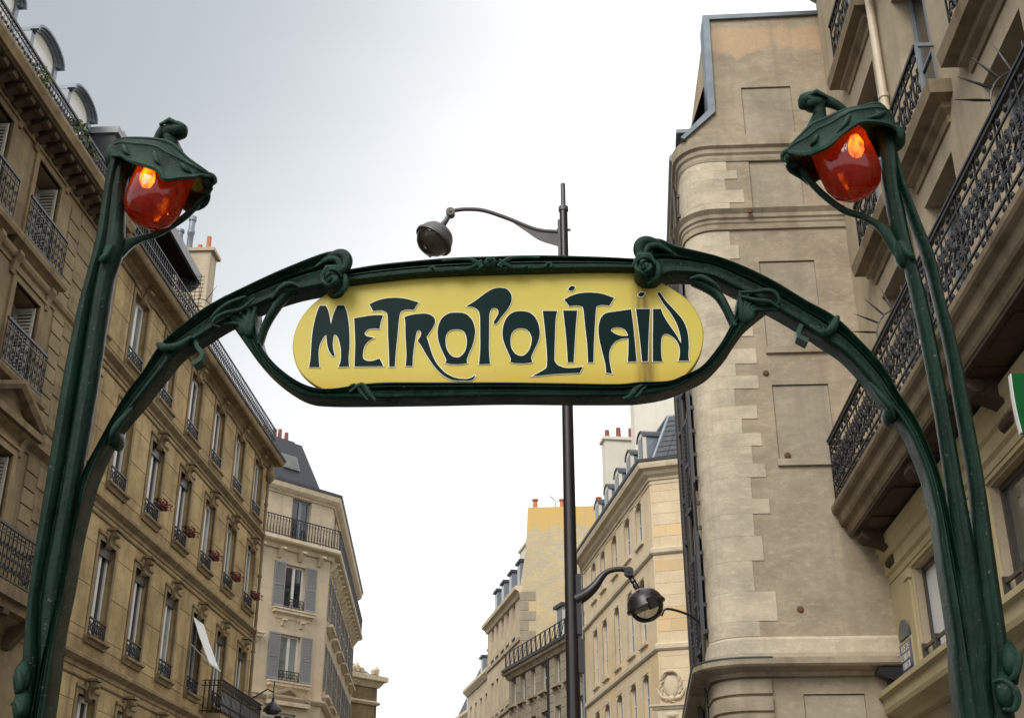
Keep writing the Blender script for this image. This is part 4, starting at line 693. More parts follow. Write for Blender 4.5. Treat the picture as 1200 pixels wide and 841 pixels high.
# roof terrace: railing, set back floor, dark canopy, spiked guard, chimney
b = MB(); b.loft([[(X0, .9, 16.1), (X0, 1.9, 18.8), (X0, 5.5, 19.8), (X0, 11, 16.1)], [(X1, .9, 16.1), (X1, 1.9, 18.8), (X1, 5.5, 19.8), (X1, 11, 16.1)]]); b.build('roof', 'slate', B1)
r = MB()
for z in (16.28, 16.75, 17.06): r.box(X0, X1 - .35, -.34, -.30, z - .02, z + .012)
r.box(X1 - .39, X1 - .35, -.30, 1, 17.04, 17.06); r.box(X1 - .39, X1 - .35, -.30, 1, 16.27, 16.3); r.build('railing', 'black', B1)
def roof_bar():
    b = MB(); b.box(-.011, .011, -.011, .011, 0, .80); b.tube(spiral(.05, .62, .055, 1.2, pi, 9), .010, 4); b.tube(spiral(-.05, .2, .055, 1.2, 0, 9), .010, 4); b.ball((0, 0, .42), .028, .028, .04, 6, 4); return b
nb = int((X1 - .4 - X0) / .155)
for k in range(nb): shared('baluster', 'roofbar', 'black', roof_bar, B1, (X0 + .08 + k * .155, -.32, 16.24))
for k in range(8): shared('baluster', 'roofbar', 'black', roof_bar, B1, (X1 - .37, -.2 + k * .155, 16.24), RAD(90))
b = MB(); b.loft([[(X0, -.12, 18.28), (9.5, -.12, 18.02), (9.5, 1.9, 18.75), (X0, 1.9, 18.75)], [(X0, -.12, 18.31), (9.5, -.12, 18.05), (9.5, 1.9, 18.85), (X0, 1.9, 18.85)]]); b.box(X0, 9.3, .5, .62, 16.2, 18.1); cn = b.build('canopy', 'canopy', B1)
b = MB(); b.loft([[(X0, -.14, 18.27), (X0, -.22, 18.24), (X0, -.24, 18.56), (X0, -.13, 18.58)], [(9.5, -.14, 18.0), (9.5, -.22, 17.97), (9.5, -.24, 18.22), (9.5, -.13, 18.24)]]); b.lathe([(0, -.02), (.34, -.02), (.34, .02), (0, .02)], (9.52, .12, 18.06), 20, (1, 0, 0)); b.build('canopy_edge', 'shut_g', cn)
b = MB(); c0 = Vector((9.3, -.30, 16.95))
for k in range(9):
    a = RAD(-18 + k * 26); d_ = Vector((0, -cos(a), sin(a))); b.tube([c0 + d_ * .42, c0 + d_ * .95], [.016, .004], 5)
for rr in (.22, .42): b.tube([c0 + Vector((0, -cos(RAD(a)) * rr, sin(RAD(a)) * rr)) for a in range(-30, 211, 20)], .012, 5)
for k in range(10): b.tube([c0 + Vector((0, .9, .05 + k * .12)), c0 + Vector((0, -.1, .05 + k * .12))], .010, 4); 
for k in range(8): b.tube([c0 + Vector((0, k * .13, -.7)), c0 + Vector((0, k * .13, 1.2))], .010, 4)
b.build('spiked_guard', 'black', B1)
ch = MB(); ch.box(13.6, 14.25, 1.0, 2.9, 16, 21.4); ch.box(13.52, 14.33, .88, 3.0, 21.4, 21.52); ch = ch.build('chimney', 'stone_r', B1)
for y, h_, mk, rr in ((1.22, .62, 'terra', .085), (1.50, .32, 'terra', .085), (1.86, 1.45, 'zinc', .10), (2.22, .95, 'zinc', .10), (2.6, .62, 'terra', .11)):
    b = MB(); pr = [(rr, 21.5), (rr * .9, 21.5 + h_)]
    if mk == 'zinc': pr = [(rr, 21.5), (rr, 21.5 + h_ * .5), (rr * 1.25, 21.5 + h_ * .52), (rr * 1.25, 21.5 + h_ * .6), (rr, 21.5 + h_ * .62), (rr, 21.5 + h_ * .85), (rr * 1.3, 21.5 + h_ * .87), (rr * 1.3, 21.5 + h_ * .97), (rr * .4, 21.5 + h_)]
    b.lathe(pr, (13.92, y, 0), 12); b.build('chimney_pot', mk, ch, smooth=40)
b = MB(); b.tube([(X1 + .08, -.06, 0), (X1 + .08, -.06, 15.4)], .055, 10)
for k in range(6): b.lathe([(.072, 0), (.072, .08)], (X1 + .08, -.06, 2 + 2.5 * k), 10)
b.lathe([(.06, 15.3), (.10, 15.38), (.20, 15.5), (.21, 15.62), (.12, 15.72), (.09, 15.85), (.14, 15.98)], (X1 + .08, -.10, 0), 14); b.build('downpipe', 'trim_l', B1, smooth=40)

# ---- nearer brown building with louvred shutters
B0 = thing('apartment_building', 'nearer brown stone building at far left with ivory louvred shutters, iron balconies and dormers', 'building', (-9.6, 21, 0), STREET)
Y0, Y1 = -14.0, 2.92
bay0 = [-.23 + 2.36 * k for k in range(-5, 1)]
F0 = [(4.2, 6.3), (7.15, 9.65), (10.9, 12.82), (13.55, 15.63)]
ops = [(x, x + 1.12, z0, z1) for z0, z1 in F0 for x in bay0] + [(x - .3, x + 1.4, .2, 3.2) for x in bay0]
b = wall_mb(Y0, Y1, 0, 16.2, ops, .52); b.box(Y0, Y1, 6, 11, -.1, 16.1); b.q((Y0, 0, 0), (Y0, 11, 0), (Y0, 11, 16.2), (Y0, 0, 16.2)); b.q((Y1, 0, 0), (Y1, 0, 16.2), (Y1, 11, 16.2), (Y1, 11, 0)); b.q((Y0, 0, 16.2), (Y1, 0, 16.2), (Y1, 11, 16.15), (Y0, 11, 16.15))
b.build('wall', 'stone_l0', B0)
P0 = [(Y0, 0), (Y1, 0)]
course(B0, 'trim_l', P0, [(-.02, 15.78), (.05, 15.78), (.07, 15.86), (.12, 15.9), (.12, 15.95), (-.02, 15.95)], 'moulding')
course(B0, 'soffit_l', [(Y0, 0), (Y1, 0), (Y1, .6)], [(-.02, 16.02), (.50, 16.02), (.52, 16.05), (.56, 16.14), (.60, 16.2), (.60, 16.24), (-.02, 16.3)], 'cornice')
course(B0, 'trim_l', [(Y0, 0), (Y1, 0), (Y1, .6)], [(.50, 16.06), (.575, 16.06), (.60, 16.12), (.64, 16.2), (.64, 16.27), (.50, 16.29)], 'gutter')
def modillion():
    b = MB(); b.prism_x([(0, -.20), (-.12, -.19), (-.30, -.10), (-.44, -.09), (-.46, .0), (0, .0)], -.10, .10); b.tube([(-.11, -.38, -.055), (.11, -.38, -.055)], .05, 8); return b
k = 0
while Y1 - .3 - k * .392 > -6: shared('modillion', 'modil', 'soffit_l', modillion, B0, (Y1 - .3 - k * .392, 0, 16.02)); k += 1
for z, o_ in ((13.28, .12), (10.1, .18), (6.65, .3)): course(B0, 'trim_l', P0, strprof(z, o_))
course(B0, 'trim_l', P0, [(-.02, 10.55), (.05, 10.55), (.10, 10.66), (.10, 10.74), (-.02, 10.78)])
# quoin blocks at the end of the house, open joints between them
zz = 6.9; i = 0
while zz < 15.6:
    h_ = .335
    block(B0, 'stone_l0', 1.52 + (0 if i % 2 else .0), 2.06, -.03, .05, zz + .012, zz + h_ - .012); block(B0, 'stone_l0', 2.075, Y1 - .01, -.022, .05, zz + .012 + (.16 if i % 2 else 0), zz + h_ - .012 + (.16 if i % 2 else 0)); zz += h_; i += 1
def rail_mb(w, h, cell=.17):
    b = MB(); b.box(0, w, -.022, .022, h - .05, h); b.box(0, w, -.014, .014, .04, .07); b.box(0, w, -.012, .012, h * .80, h * .80 + .02); n = max(1, round(w / cell)); c = w / n
    for k in range(n + 1): b.box(max(0, k * c - .009), min(w, k * c + .009), -.009, .009, 0, h - .05)
    for k in range(n):
        x = k * c + c / 2
        b.tube(spiral(x, h * .62, c * .42, 1.3, 0 if k % 2 else pi, 10, 1), .011, 4); b.tube(spiral(x, h * .24, c * .42, 1.3, pi if k % 2 else 0, 10, -1), .011, 4); b.ball((x, 0, h * .43), .03, .02, .05, 6, 4); b.ball((x, 0, h * .88), .02, .012, .02, 6, 4)
    return b
for fi, (z0, z1) in enumerate(F0):
    for x in bay0:
        if x < -7.5: continue
        window(B0, x + .02, z0, 1.08, z1 - z0, .46, 'frame_w', 'glass', 2, 2, .07)
        shared('window_surround', 'sur_l0%d' % fi, 'trim_l', lambda: surround_mb(1.12, z1 - z0, .16, .045, .15, .04, .08), B0, (x, 0, z0))
        # louvred shutters folded back into the reveal and half closed
        o = shared('shutter', 'shut_l0%d' % fi, 'shut_w', lambda: shutter_mb(.42, z1 - z0 - .12, .075), B0, (x + 1.075, .455, z0 + .06), RAD(-92))
        o = shared('shutter', 'shut_l0%d' % fi, 'shut_w', lambda: None, B0, (x + .05, .455, z0 + .06), RAD(-88))
        if fi in (2, 3):
            shared('balcony_slab', 'slab_l0', 'trim_l', lambda: MB().sweep([(-.4, .05), (-.4, 0), (1.5, 0), (1.5, .05)], [(-.05, -.32), (.03, -.32), (.06, -.2), (.14, -.14), (.22, -.1), (.24, -.02), (.24, .04), (-.05, .04)]), B0, (x - .0, 0, z0 + .02))
            shared('railing', 'rail_l0', 'black', lambda: rail_mb(1.82, .92), B0, (x - .36, -.20, z0 + .06))
        for sx in (0, 1):
            o = shared('bracket', 'con_l0', 'trim_l', lambda: MB().prism_x([(0, 0), (0, .46), (-.16, .46), (-.18, .38), (-.10, .24), (-.05, .0)], -.09, .09), B0, (x - .22 + sx * 1.56, 0, z1 + .05))
        if fi == 1:     # triangular pediment over this floor's windows
            b = MB(); xc = x + .56
            for sg in (-1, 1):
                b.loft([[(xc + sg * 1.18, yy, z1 + .62 + dz) for yy, dz in ((.0, 0), (-.24, 0), (-.30, .1), (-.30, .18), (0, .18))], [(xc, yy, z1 + 1.14 + dz) for yy, dz in ((.0, 0), (-.24, 0), (-.30, .1), (-.30, .18), (0, .18))]])
            b.box(xc - 1.2, xc + 1.2, -.27, 0, z1 + .46, z1 + .60); b.prism([(xc - 1.0, z1 + .60), (xc + 1.0, z1 + .60), (xc, z1 + 1.1)], -.06, .0)
            b.build('pediment', 'trim_l', B0)
for x in bay0: window(B0, x - .28, .2, 1.66, 3.0, .3, 'frame_d', 'glass_g', 2)
b = MB(); b.box(Y0, 2.15, -.62, 0, 6.82, 7.05); b.box(Y0, 2.1, -.5, 0, 6.66, 6.82); b.build('balcony_slab', 'trim_l', B0)
for k in range(5): shared('railing', 'rail_l0b', 'black', lambda: rail_mb(1.9, .98, .16), B0, (2.12 - 1.9 * (k + 1), -.58, 7.05))
shared('railing', 'rail_l0c', 'black', lambda: rail_mb(.56, .98, .16), B0, (2.12, -.58, 7.05), RAD(90))
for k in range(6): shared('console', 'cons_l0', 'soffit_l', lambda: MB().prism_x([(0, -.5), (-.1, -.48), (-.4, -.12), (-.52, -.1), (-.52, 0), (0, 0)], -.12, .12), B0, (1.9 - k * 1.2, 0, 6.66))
# roof terrace and dormers
for k in range(6): shared('railing', 'rail_l0r', 'black', lambda: rail_mb(1.5, .80, .13), B0, (Y1 - .15 - 1.5 * (k + 1), -.36, 16.24))
b = MB(); b.loft([[(Y0, .75, 16.1), (Y0, 1.5, 18.4), (Y0, 5, 19.4), (Y0, 11, 16)], [(Y1, .75, 16.1), (Y1, 1.5, 18.4), (Y1, 5, 19.4), (Y1, 11, 16)]]); b.build('roof', 'zinc', B0)
def dormer_mb(w, h, d, arch=.34):
    b = MB(); n = 10
    fr = [(-w / 2, 0)] + [(-w / 2, h)] + [(w / 2 * -cos(pi * k / n), h + arch * sin(pi * k / n)) for k in range(1, n)] + [(w / 2, h), (w / 2, 0)]
    b.cm = 0; b.prism(fr, 0, d)
    b.cm = 1                                        # curved zinc hood with mouldings
    for r0, r1, ya, yb in ((1.0, 1.10, -.14, d), (1.10, 1.18, -.20, -.02), (.90, 1.0, -.08, 0)):
        A_ = [(-w / 2 * r0 * cos(pi * k / n), h + arch * r0 * sin(pi * k / n)) for k in range(n + 1)]; B_ = [(-w / 2 * r1 * cos(pi * k / n), h + arch * r1 * sin(pi * k / n) + .02) for k in range(n + 1)]
        b.prism(A_ + B_[::-1], ya, yb)
    b.cm = 2
    for sx in (-1, 1): b.box(sx * w / 2 - .07, sx * w / 2 + .07, -.05, d, 0, h)
    b.cm = 3; b.box(-w / 2 + .14, w / 2 - .14, -.012, .02, .35, h - .02)
    return b
for cx in (-2.1, -.12, 1.86):
    d_ = shared('dormer', 'dorm_l0', ['white_w', 'zinc', 'frame_b', 'canvas'], lambda: dormer_mb(1.2, 2.25, 1.2, .30), B0, (cx, .42, 16.2), 0)
b = MB(); b.box(Y1 - .28, Y1 + .03, -.2, 3.2, 16.25, 18.25); b.build('party_wall', 'slate2', B0); b = MB(); b.box(Y1 - .34, Y1 + .025, -.28, 3.2, 18.25, 18.42); b.build('coping', 'shut_g', B0)
b = MB()
for k in range(7):
    a = RAD(-15 + k * 30); c0 = Vector((Y1 - .15, -.42, 17.1)); b.tube([c0 + Vector((0, -cos(a) * .25, sin(a) * .25)), c0 + Vector((0, -cos(a) * .7, sin(a) * .7))], [.014, .004], 5)
b.tube([Vector((Y1 - .15, -.42 - cos(RAD(a)) * .25, 17.1 + sin(RAD(a)) * .25)) for a in range(-15, 196, 21)], .012, 5); b.build('spiked_guard', 'black', B0)

# ---- pale corner building beyond
th = RAD(43); B2 = thing('corner_building', 'pale corner apartment building with grey shutters and slate roof beyond the ochre building', 'building', (-8.42, 55, 0), pi / 2 - th)
ang = math.atan2(1, -.0574)     # street face direction in plan
SF = Matrix.Rotation(ang - (pi / 2 - th), 4, 'Z')      # street face frame inside the corner frame
L2W, L2S = 6.0, 18.6
wins = [(-2.42, 10.95, 1.10, 1.98), (-2.42, 14.08, 1.10, 1.95), (-2.34, 17.15, 1.08, 1.98), (-2.42, 7.4, 1.1, 2.2), (-2.6, .3, 1.4, 2.9)]
b = wall_mb(-L2W, 0, 0, 19.6, [(x, x + w_, z, z + h_) for x, z, w_, h_ in wins], .25)
sops = [(1.15 + 3.0 * k, 2.25 + 3.0 * k, z, z + 1.98) for k in range(6) for z in (7.6, 10.95, 14.08, 17.15)]
b.add(wall_mb(0, L2S, 0, 19.6, sops, .25), SF)
bk = MB(); e1 = SF @ Vector((L2S, 0, 0)); e2 = SF @ Vector((L2S, 9, 0)); 
for z in (19.55,): b.q((-L2W, 0, z), (0, 0, z), tuple(e1 + Vector((0, 0, z))), tuple(e2 + Vector((0, 0, z))), (-L2W, 9, z))
b.q((-L2W, 0, 0), (-L2W, 9, 0), (-L2W, 9, 19.6), (-L2W, 0, 19.6)); b.q(tuple(e1), tuple(e2), tuple(e2 + Vector((0, 0, 19.6))), tuple(e1 + Vector((0, 0, 19.6))))
b.build('wall', 'stone_l2', B2)
def sp_(x, y=0): v = SF @ Vector((x, y, 0)); return (v.x, v.y)
P2_ = [(-L2W, 0), (0, 0), sp_(L2S)]
course(B2, 'trim_c', P2_, [(-.02, 19.16), (.06, 19.16), (.10, 19.22), (.22, 19.3), (.32, 19.4), (.36, 19.55), (.36, 19.62), (-.02, 19.66)], 'cornice')
course(B2, 'slate', P2_, [(.20, 19.62), (.40, 19.62), (.42, 19.74), (.20, 19.74)], 'gutter')
course(B2, 'trim_c', P2_, [(-.02, 16.62), (.12, 16.62), (.2, 16.78), (.44, 16.85), (.50, 16.92), (.50, 17.06), (-.02, 17.08)], 'balcony_slab')
course(B2, 'trim_c', P2_, [(-.02, 10.1), (.06, 10.1), (.2, 10.22), (.22, 10.3), (-.02, 10.36)])
course(B2, 'trim_c', P2_, [(-.02, 6.6), (.1, 6.6), (.3, 6.75), (.3, 6.85), (-.02, 6.9)])
for k in range(5): shared('bracket', 'br_l2', 'trim_c', lambda: MB().prism_x([(0, -.42), (-.1, -.4), (-.32, -.1), (-.42, -.08), (-.42, 0), (0, 0)], -.1, .1), B2, (-L2W + .9 + k * 1.12, 0, 16.64))
for k in range(17):
    v = SF @ Vector((.5 + k * 1.05, 0, 16.64)); shared('bracket', 'br_l2', 'trim_c', None, B2, v, ang - (pi / 2 - th))
def l2bar():
    b = MB(); b.box(-.014, .014, -.014, .014, 0, .92); b.tube([(-.0, 0, .10), (-.06, 0, .3), (0, 0, .5)], .012, 4); b.tube(spiral(.05, .78, .06, 1, pi, 8), .012, 4); return b
for k in range(38): shared('baluster', 'bar_l2', 'black', l2bar, B2, (-L2W + .1 + k * .165, -.43, 17.06))
for k in range(93):
    v = SF @ Vector((-.1 + k * .2, -.43, 17.06)); shared('baluster', 'bar_l2', 'black', None, B2, v, ang - (pi / 2 - th))
b = MB(); b.sweep(P2_, [(.41, 17.96), (.46, 17.96), (.46, 18.0), (.41, 18.0)]); b.sweep(P2_, [(.42, 17.14), (.45, 17.14), (.45, 17.17), (.42, 17.17)]); b.build('railing', 'black', B2)
L2G = guard_mb(1.08, .42, 5).mesh('window_guard', 'black')
L2SH = shutter_mb(.60, 2.0, .07).mesh('shutter', 'shut_g')
for i, (x, z, w_, h_) in enumerate(wins[:4]):
    window(B2, x, z, w_, h_, .16, 'frame_b' if i == 2 else 'frame_w', 'glass_c' if i == 0 else 'glass', 2, 0, .10)
    if i != 2:
        put('window_guard', L2G, B2, (x + .01, -.03, z)); put('shutter', L2SH, B2, (x - .63, -.05, z)); put('shutter', L2SH, B2, (x + w_ + .03, -.05, z))
        b = MB(); b.sweep([(x - .35, .02), (x - .35, 0), (x + w_ + .35, 0), (x + w_ + .35, .02)], [(-.05, z - .5), (.03, z - .5), (.05, z - .36), (.12, z - .3), (.2, z - .26), (.2, z - .16), (.24, z - .12), (.24, z - .06), (-.05, z - .04)]); b.build('sill', 'trim_c', B2)
        for sx in (0, 1): shared('bracket', 'brs_l2', 'trim_c', lambda: MB().prism_x([(0, -.3), (-.06, -.3), (-.12, -.14), (-.2, -.08), (-.2, 0), (0, 0)], -.1, .1), B2, (x + .05 + sx * (w_ - .1), 0, z - .5))
b = MB(); xc = -1.87
for sg in (-1, 1): b.loft([[(xc + sg * 1.15, yy, 10.1 + dz) for yy, dz in ((0, 0), (-.2, 0), (-.26, .14), (0, .14))], [(xc, yy, 10.55 + dz) for yy, dz in ((0, 0), (-.2, 0), (-.26, .14), (0, .14))]])
b.box(xc - 1.15, xc + 1.15, -.2, 0, 9.9, 10.08); b.build('pediment', 'trim_c', B2)
for k in range(6):
    for j, z in enumerate((7.6, 10.95, 14.08, 17.15)):
        v = SF @ Vector((1.15 + 3.0 * k, .14, z)); o = window(B2, 0, 0, 1.1, 1.98, .16, 'frame_w', 'glass', 2, 0, .10); o.matrix_local = Matrix.Translation(v) @ Matrix.Rotation(ang - (pi / 2 - th), 4, 'Z')
        if j < 3:
            for dx in (-.63, 1.13):
                v = SF @ Vector((1.15 + 3 * k + dx, -.05, z)); put('shutter', L2SH, B2, v, ang - (pi / 2 - th))
            v = SF @ Vector((1.15 + 3 * k, 0, z - .3)); shared('sill', 'sill_l2', 'trim_c', lambda: MB().sweep([(-.3, .02), (-.3, 0), (1.4, 0), (1.4, .02)], [(-.05, -.25), (.05, -.25), (.2, -.1), (.28, -.06), (.28, .06), (-.05, .08)]), B2, v, ang - (pi / 2 - th))
for z in (12.4, 9.9):       # end blocks of the string mouldings by the party line
    b = MB(); b.sweep([(-4.3, 0), (-3.7, 0), (-3.7, .05)], [(-.02, z), (.06, z), (.12, z + .12), (.22, z + .2), (.22, z + .3), (.28, z + .34), (.28, z + .44), (-.02, z + .46)]); b.build('moulding', 'trim_c', B2)
# slate mansard with a roof light, ridge chimneys
e1 = SF @ Vector((L2S, .75, 0))
b = MB(); c1 = Vector((-.45, .25, 19.7)); c2 = Vector((-1.0, 1.45, 22.4))
a1_ = Vector((-L2W, .25, 19.7)); a2_ = Vector((-L2W, 1.45, 22.4)); d1_ = Vector((e1.x, e1.y, 19.7)); s2 = SF @ Vector((L2S, 2.2, 0)); d2_ = Vector((s2.x, s2.y, 22.4))
b.q(a1_, c1, c2, a2_); b.cm = 1; b.q(c1, d1_, d2_, c2); b.q(a2_, c2, d2_, Vector((-L2W, 9, 22.4))); b.q(a1_, a2_, Vector((-L2W, 9, 22.4)), Vector((-L2W, 9, 19.7)))
rf = b.build('roof', ['slate2', 'slate'], B2)
b = MB(); b.box(-.45, .45, -.05, .03, 0, .85); sk = b.build('skylight', 'pipe_g', rf, (-2.05, .66, 20.72)); sk.rotation_euler = (-math.atan2(1.2, 2.7), 0, 0)
b = MB(); b.box(-.38, .38, -.06, -.045, .07, .78); b.build('pane', 'glass_g', sk)
cw = MB(); cw.box(-3.6, -.9, 2.4, 3.0, 21.5, 22.75); cw.box(-3.7, -.8, 2.3, 3.1, 22.75, 22.85); cw = cw.build('chimney', 'slate', rf)
for x, h_ in ((-3.3, .35), (-2.75, .25), (-2.35, .6), (-1.75, .55), (-1.45, .62), (-1.05, .55)):
    b = MB(); b.lathe([(.11, 22.83), (.09, 22.83 + h_)], (x, 2.7, 0), 10); b.build('chimney_pot', 'terra_d', cw)
# ---- farthest house on the left
B3 = thing('far_building', 'small far ochre building with stepped cornice at the end of the left side', 'building', (-10.2, 79.0, 0), RAD(48))
b = wall_mb(-8, 2.2, 0, 16.0, [(-.6, .5, 10.6, 13), (-3.5, -2.4, 10.6, 13)], .2); b.q((2.2, 0, 0), (2.2, 9, 0), (2.2, 9, 16), (2.2, 0, 16)); b.q((-8, 0, 16), (2.2, 0, 16), (2.2, 9, 16), (-8, 9, 16)); b.q((-8, 0, 0), (-8, 0, 16), (-8, 9, 16), (-8, 9, 0)); b.build('wall', 'trim_l', B3)
course(B3, 'trim_c', [(-8, 0), (2.2, 0), (2.2, 9)], [(-.02, 15.2), (.1, 15.2), (.3, 15.5), (.5, 15.6), (.5, 15.9), (-.02, 16.05)], 'cornice')
course(B3, 'trim_c', [(-8, 0), (2.2, 0), (2.2, 9)], [(-.02, 14.1), (.1, 14.1), (.2, 14.25), (-.02, 14.4)])
window(B3, -.6, 10.6, 1.1, 2.4, .1); window(B3, -3.5, 10.6, 1.1, 2.4, .1)
b = MB(); b.loft([[(-8, .2, 16), (-8, 1.5, 17.0), (-8, 9, 17), (-8, 9, 16)], [(2.0, .2, 16), (1.0, 1.5, 17.0), (1, 9, 17), (2, 9, 16)]]); b.build('roof', 'slate', B3)
for x, h_ in ((.2, .5), (.6, .25), (-.2, .3), (1.9, .45), (1.6, .25)): MB().lathe([(.16, 16.0), (.2, 16.1 + h_ * .5), (.05, 16.1 + h_)], (x, -.2, 0), 8).build('finial', 'trim_c', B3)
# ================================================================== right side: balcony building
def guard_r(w, h):
    b = MB(); b.box(0, w, -.03, .03, h - .05, h); b.box(0, w, -.012, .012, h - .19, h - .17); b.box(0, w, -.012, .012, .03, .055)
    for k in range(5): b.box(k * w / 4 - .012 + (.012 if k == 0 else -.012 if k == 4 else 0), k * w / 4 + .012 + (.012 if k == 0 else -.012 if k == 4 else 0), -.012, .012, 0, h - .05)
    for k in range(4):
        x = (k + .5) * w / 4; c = w / 8
        for sx in (-1, 1):
            b.tube(spiral(x + sx * c * .42, .48, c * .40, 1.2, pi if sx > 0 else 0, 10, sx), .013, 4); b.tube(spiral(x + sx * c * .42, .19, c * .40, 1.2, pi if sx > 0 else 0, 10, -sx), .013, 4)
            b.tube([(x + sx * c * .8, 0, .52), (x + sx * c * .2, 0, .34), (x + sx * c * .8, 0, .14)], .011, 4)
        b.ball((x, 0, .335), .035, .025, .05, 6, 4); b.box(x - .06, x + .06, -.008, .008, h - .15, h - .07)
    return b
RR0 = thing('balcony_building', 'grey beige building at right with long scrolled iron balcony, stone window sills and shop windows', 'building', (5.25, 9, 0), STREET + pi)
XA, XB = -9.25, 7.5
rb = [(-2.49 + 2.62 * k - 5.14, -1.16 + 2.62 * k - 5.14) for k in range(0, 6)]     # bays (x from far to near)
rz = [(7.5, 10.27), (11.12, 13.77), (14.75, 17.3)]
shopw = [(-7.95, -5.25), (-4.35, -1.7), (-.8, 1.9), (2.8, 5.5)]
ops = [(a, c, z0, z1) for a, c in rb for z0, z1 in rz] + [(a, c, 4.62, 6.12) for a, c in shopw] + [(a, c, .3, 3.7) for a, c in shopw]
b = wall_mb(XA, XB, 0, 18, ops, .32); b.q((XB, 0, 0), (XB, 10, 0), (XB, 10, 18), (XB, 0, 18)); b.q((XA, 0, 18), (XB, 0, 18), (XB, 10, 18), (XA, 10, 18)); b.q((XA, 0, 0), (XA, 0, 18), (XA, 10, 18), (XA, 10, 0))
b.build('wall', 'stone_r', RR0)
PR = [(XA, 0), (XB, 0)]
course(RR0, 'trim_r', PR, [(-.02, 17.4), (.1, 17.5), (.4, 17.8), (.5, 18), (-.02, 18.1)], 'cornice')
course(RR0, 'shop_r', PR, [(-.02, 6.22), (.05, 6.22), (.06, 6.3), (.10, 6.34), (.10, 6.5), (.14, 6.53), (.16, 6.66), (.20, 6.7), (.20, 6.82), (-.02, 6.9)], 'cornice')
course(RR0, 'shop_r', [(-9.25, .0), (XB, 0)], [(-.02, 4.18), (.12, 4.18), (.16, 4.24), (.34, 4.30), (.36, 4.36), (.36, 4.50), (.42, 4.53), (.42, 4.60), (-.02, 4.64)], 'cornice')
b = wall_mb(XA, XB, 4.6, 6.25, [(a - .06, c + .06, 4.62, 6.16) for a, c in shopw], .04, -.035, back=False)
for a, c in shopw:
    for x0, x1 in ((a - .32, a - .10), (c + .10, c + .32)): b.box(x0, x1, -.07, -.03, 4.66, 6.12); b.box(x0 - .04, x1 + .04, -.09, -.03, 6.02, 6.14)
b.build('shop_front', 'shop_r', RR0)
for a, c in shopw:
    f = window(RR0, a, 4.62, c - a, 1.5, .10, 'frame_d', 'blind' if a < -7 else 'glass_g', 2, 0, .07)  # farthest pane carries the sky reflection in its colour
    b = MB(); b.box(a + .0, c, -.01, .03, 4.98, 5.02); b.box(a, c, -.01, .03, 4.76, 4.80)
    for k in range(5): x = a + .03 + k * (c - a - .06) / 4; b.box(x - .02, x + .02, -.03, .04, 4.62, 5.06)
    b.build('window_guard', 'frame_d', f, (-a, -.12, -4.62))
    window(RR0, a, .3, c - a, 3.3, .2, 'frame_d', 'glass_g', 2)
for a, c in rb:
    for j, (z0, z1) in enumerate(rz):
        window(RR0, a + .02, z0, c - a - .04, z1 - z0, .24, 'frame_b', 'glass', 2, 1, .07)
        if j:
            shared('sill', 'sill_r', 'trim_r', lambda: MB().sweep([(-.14, .03), (-.14, 0), (1.47, 0), (1.47, .03)], [(-.04, -.52), (.03, -.50), (.04, -.40), (.12, -.34), (.13, -.26), (.27, -.22), (.29, -.03), (-.2, -.0)]), RR0, (a, 0, z0 - .03))
            shared('window_guard', 'grd_r', 'black', lambda: guard_r(1.36, .84), RR0, (a - .02, -.22, z0 - .03))
            b2 = shared('guard_post', 'gp_r', 'frame_b', lambda: MB().box(-.02, .02, -.24, 0, .78, .83).box(-.018, .018, -.24, -.205, 0, .8), RR0, (c + .03, 0, z0 - .03))
# long balcony: slab, consoles, scrolled railing
b = MB(); b.sweep([(-9.08, .0), (-9.08, -.01), (XB, -.01)], [(-.05, 6.98), (.56, 6.98), (.58, 7.02), (.60, 7.12), (.66, 7.14), (.68, 7.18), (.70, 7.30), (.76, 7.34), (.78, 7.38), (.78, 7.45), (-.05, 7.47)]); b.build('balcony_slab', 'trim_r', RR0)
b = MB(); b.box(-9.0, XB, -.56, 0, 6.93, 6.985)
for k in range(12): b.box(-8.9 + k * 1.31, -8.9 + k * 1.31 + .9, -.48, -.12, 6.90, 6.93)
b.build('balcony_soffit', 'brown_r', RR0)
def console_mb():
    b = MB(); b.prism_x([(0, -.62), (-.08, -.60), (-.12, -.50), (-.10, -.40), (-.16, -.30), (-.32, -.22), (-.46, -.20), (-.52, -.12), (-.50, 0), (0, 0)], -.15, .15)
    b.tube([(-.17, -.42, -.11), (.17, -.42, -.11)], .085, 12); b.tube([(-.165, -.09, -.48), (.165, -.09, -.48)], .07, 12)
    return b
for k in range(7): shared('console', 'con_r', 'brown_r', console_mb, RR0, (-8.75 + k * 2.62 + (.35 if k else .0), 0, 6.93), 0, 40)
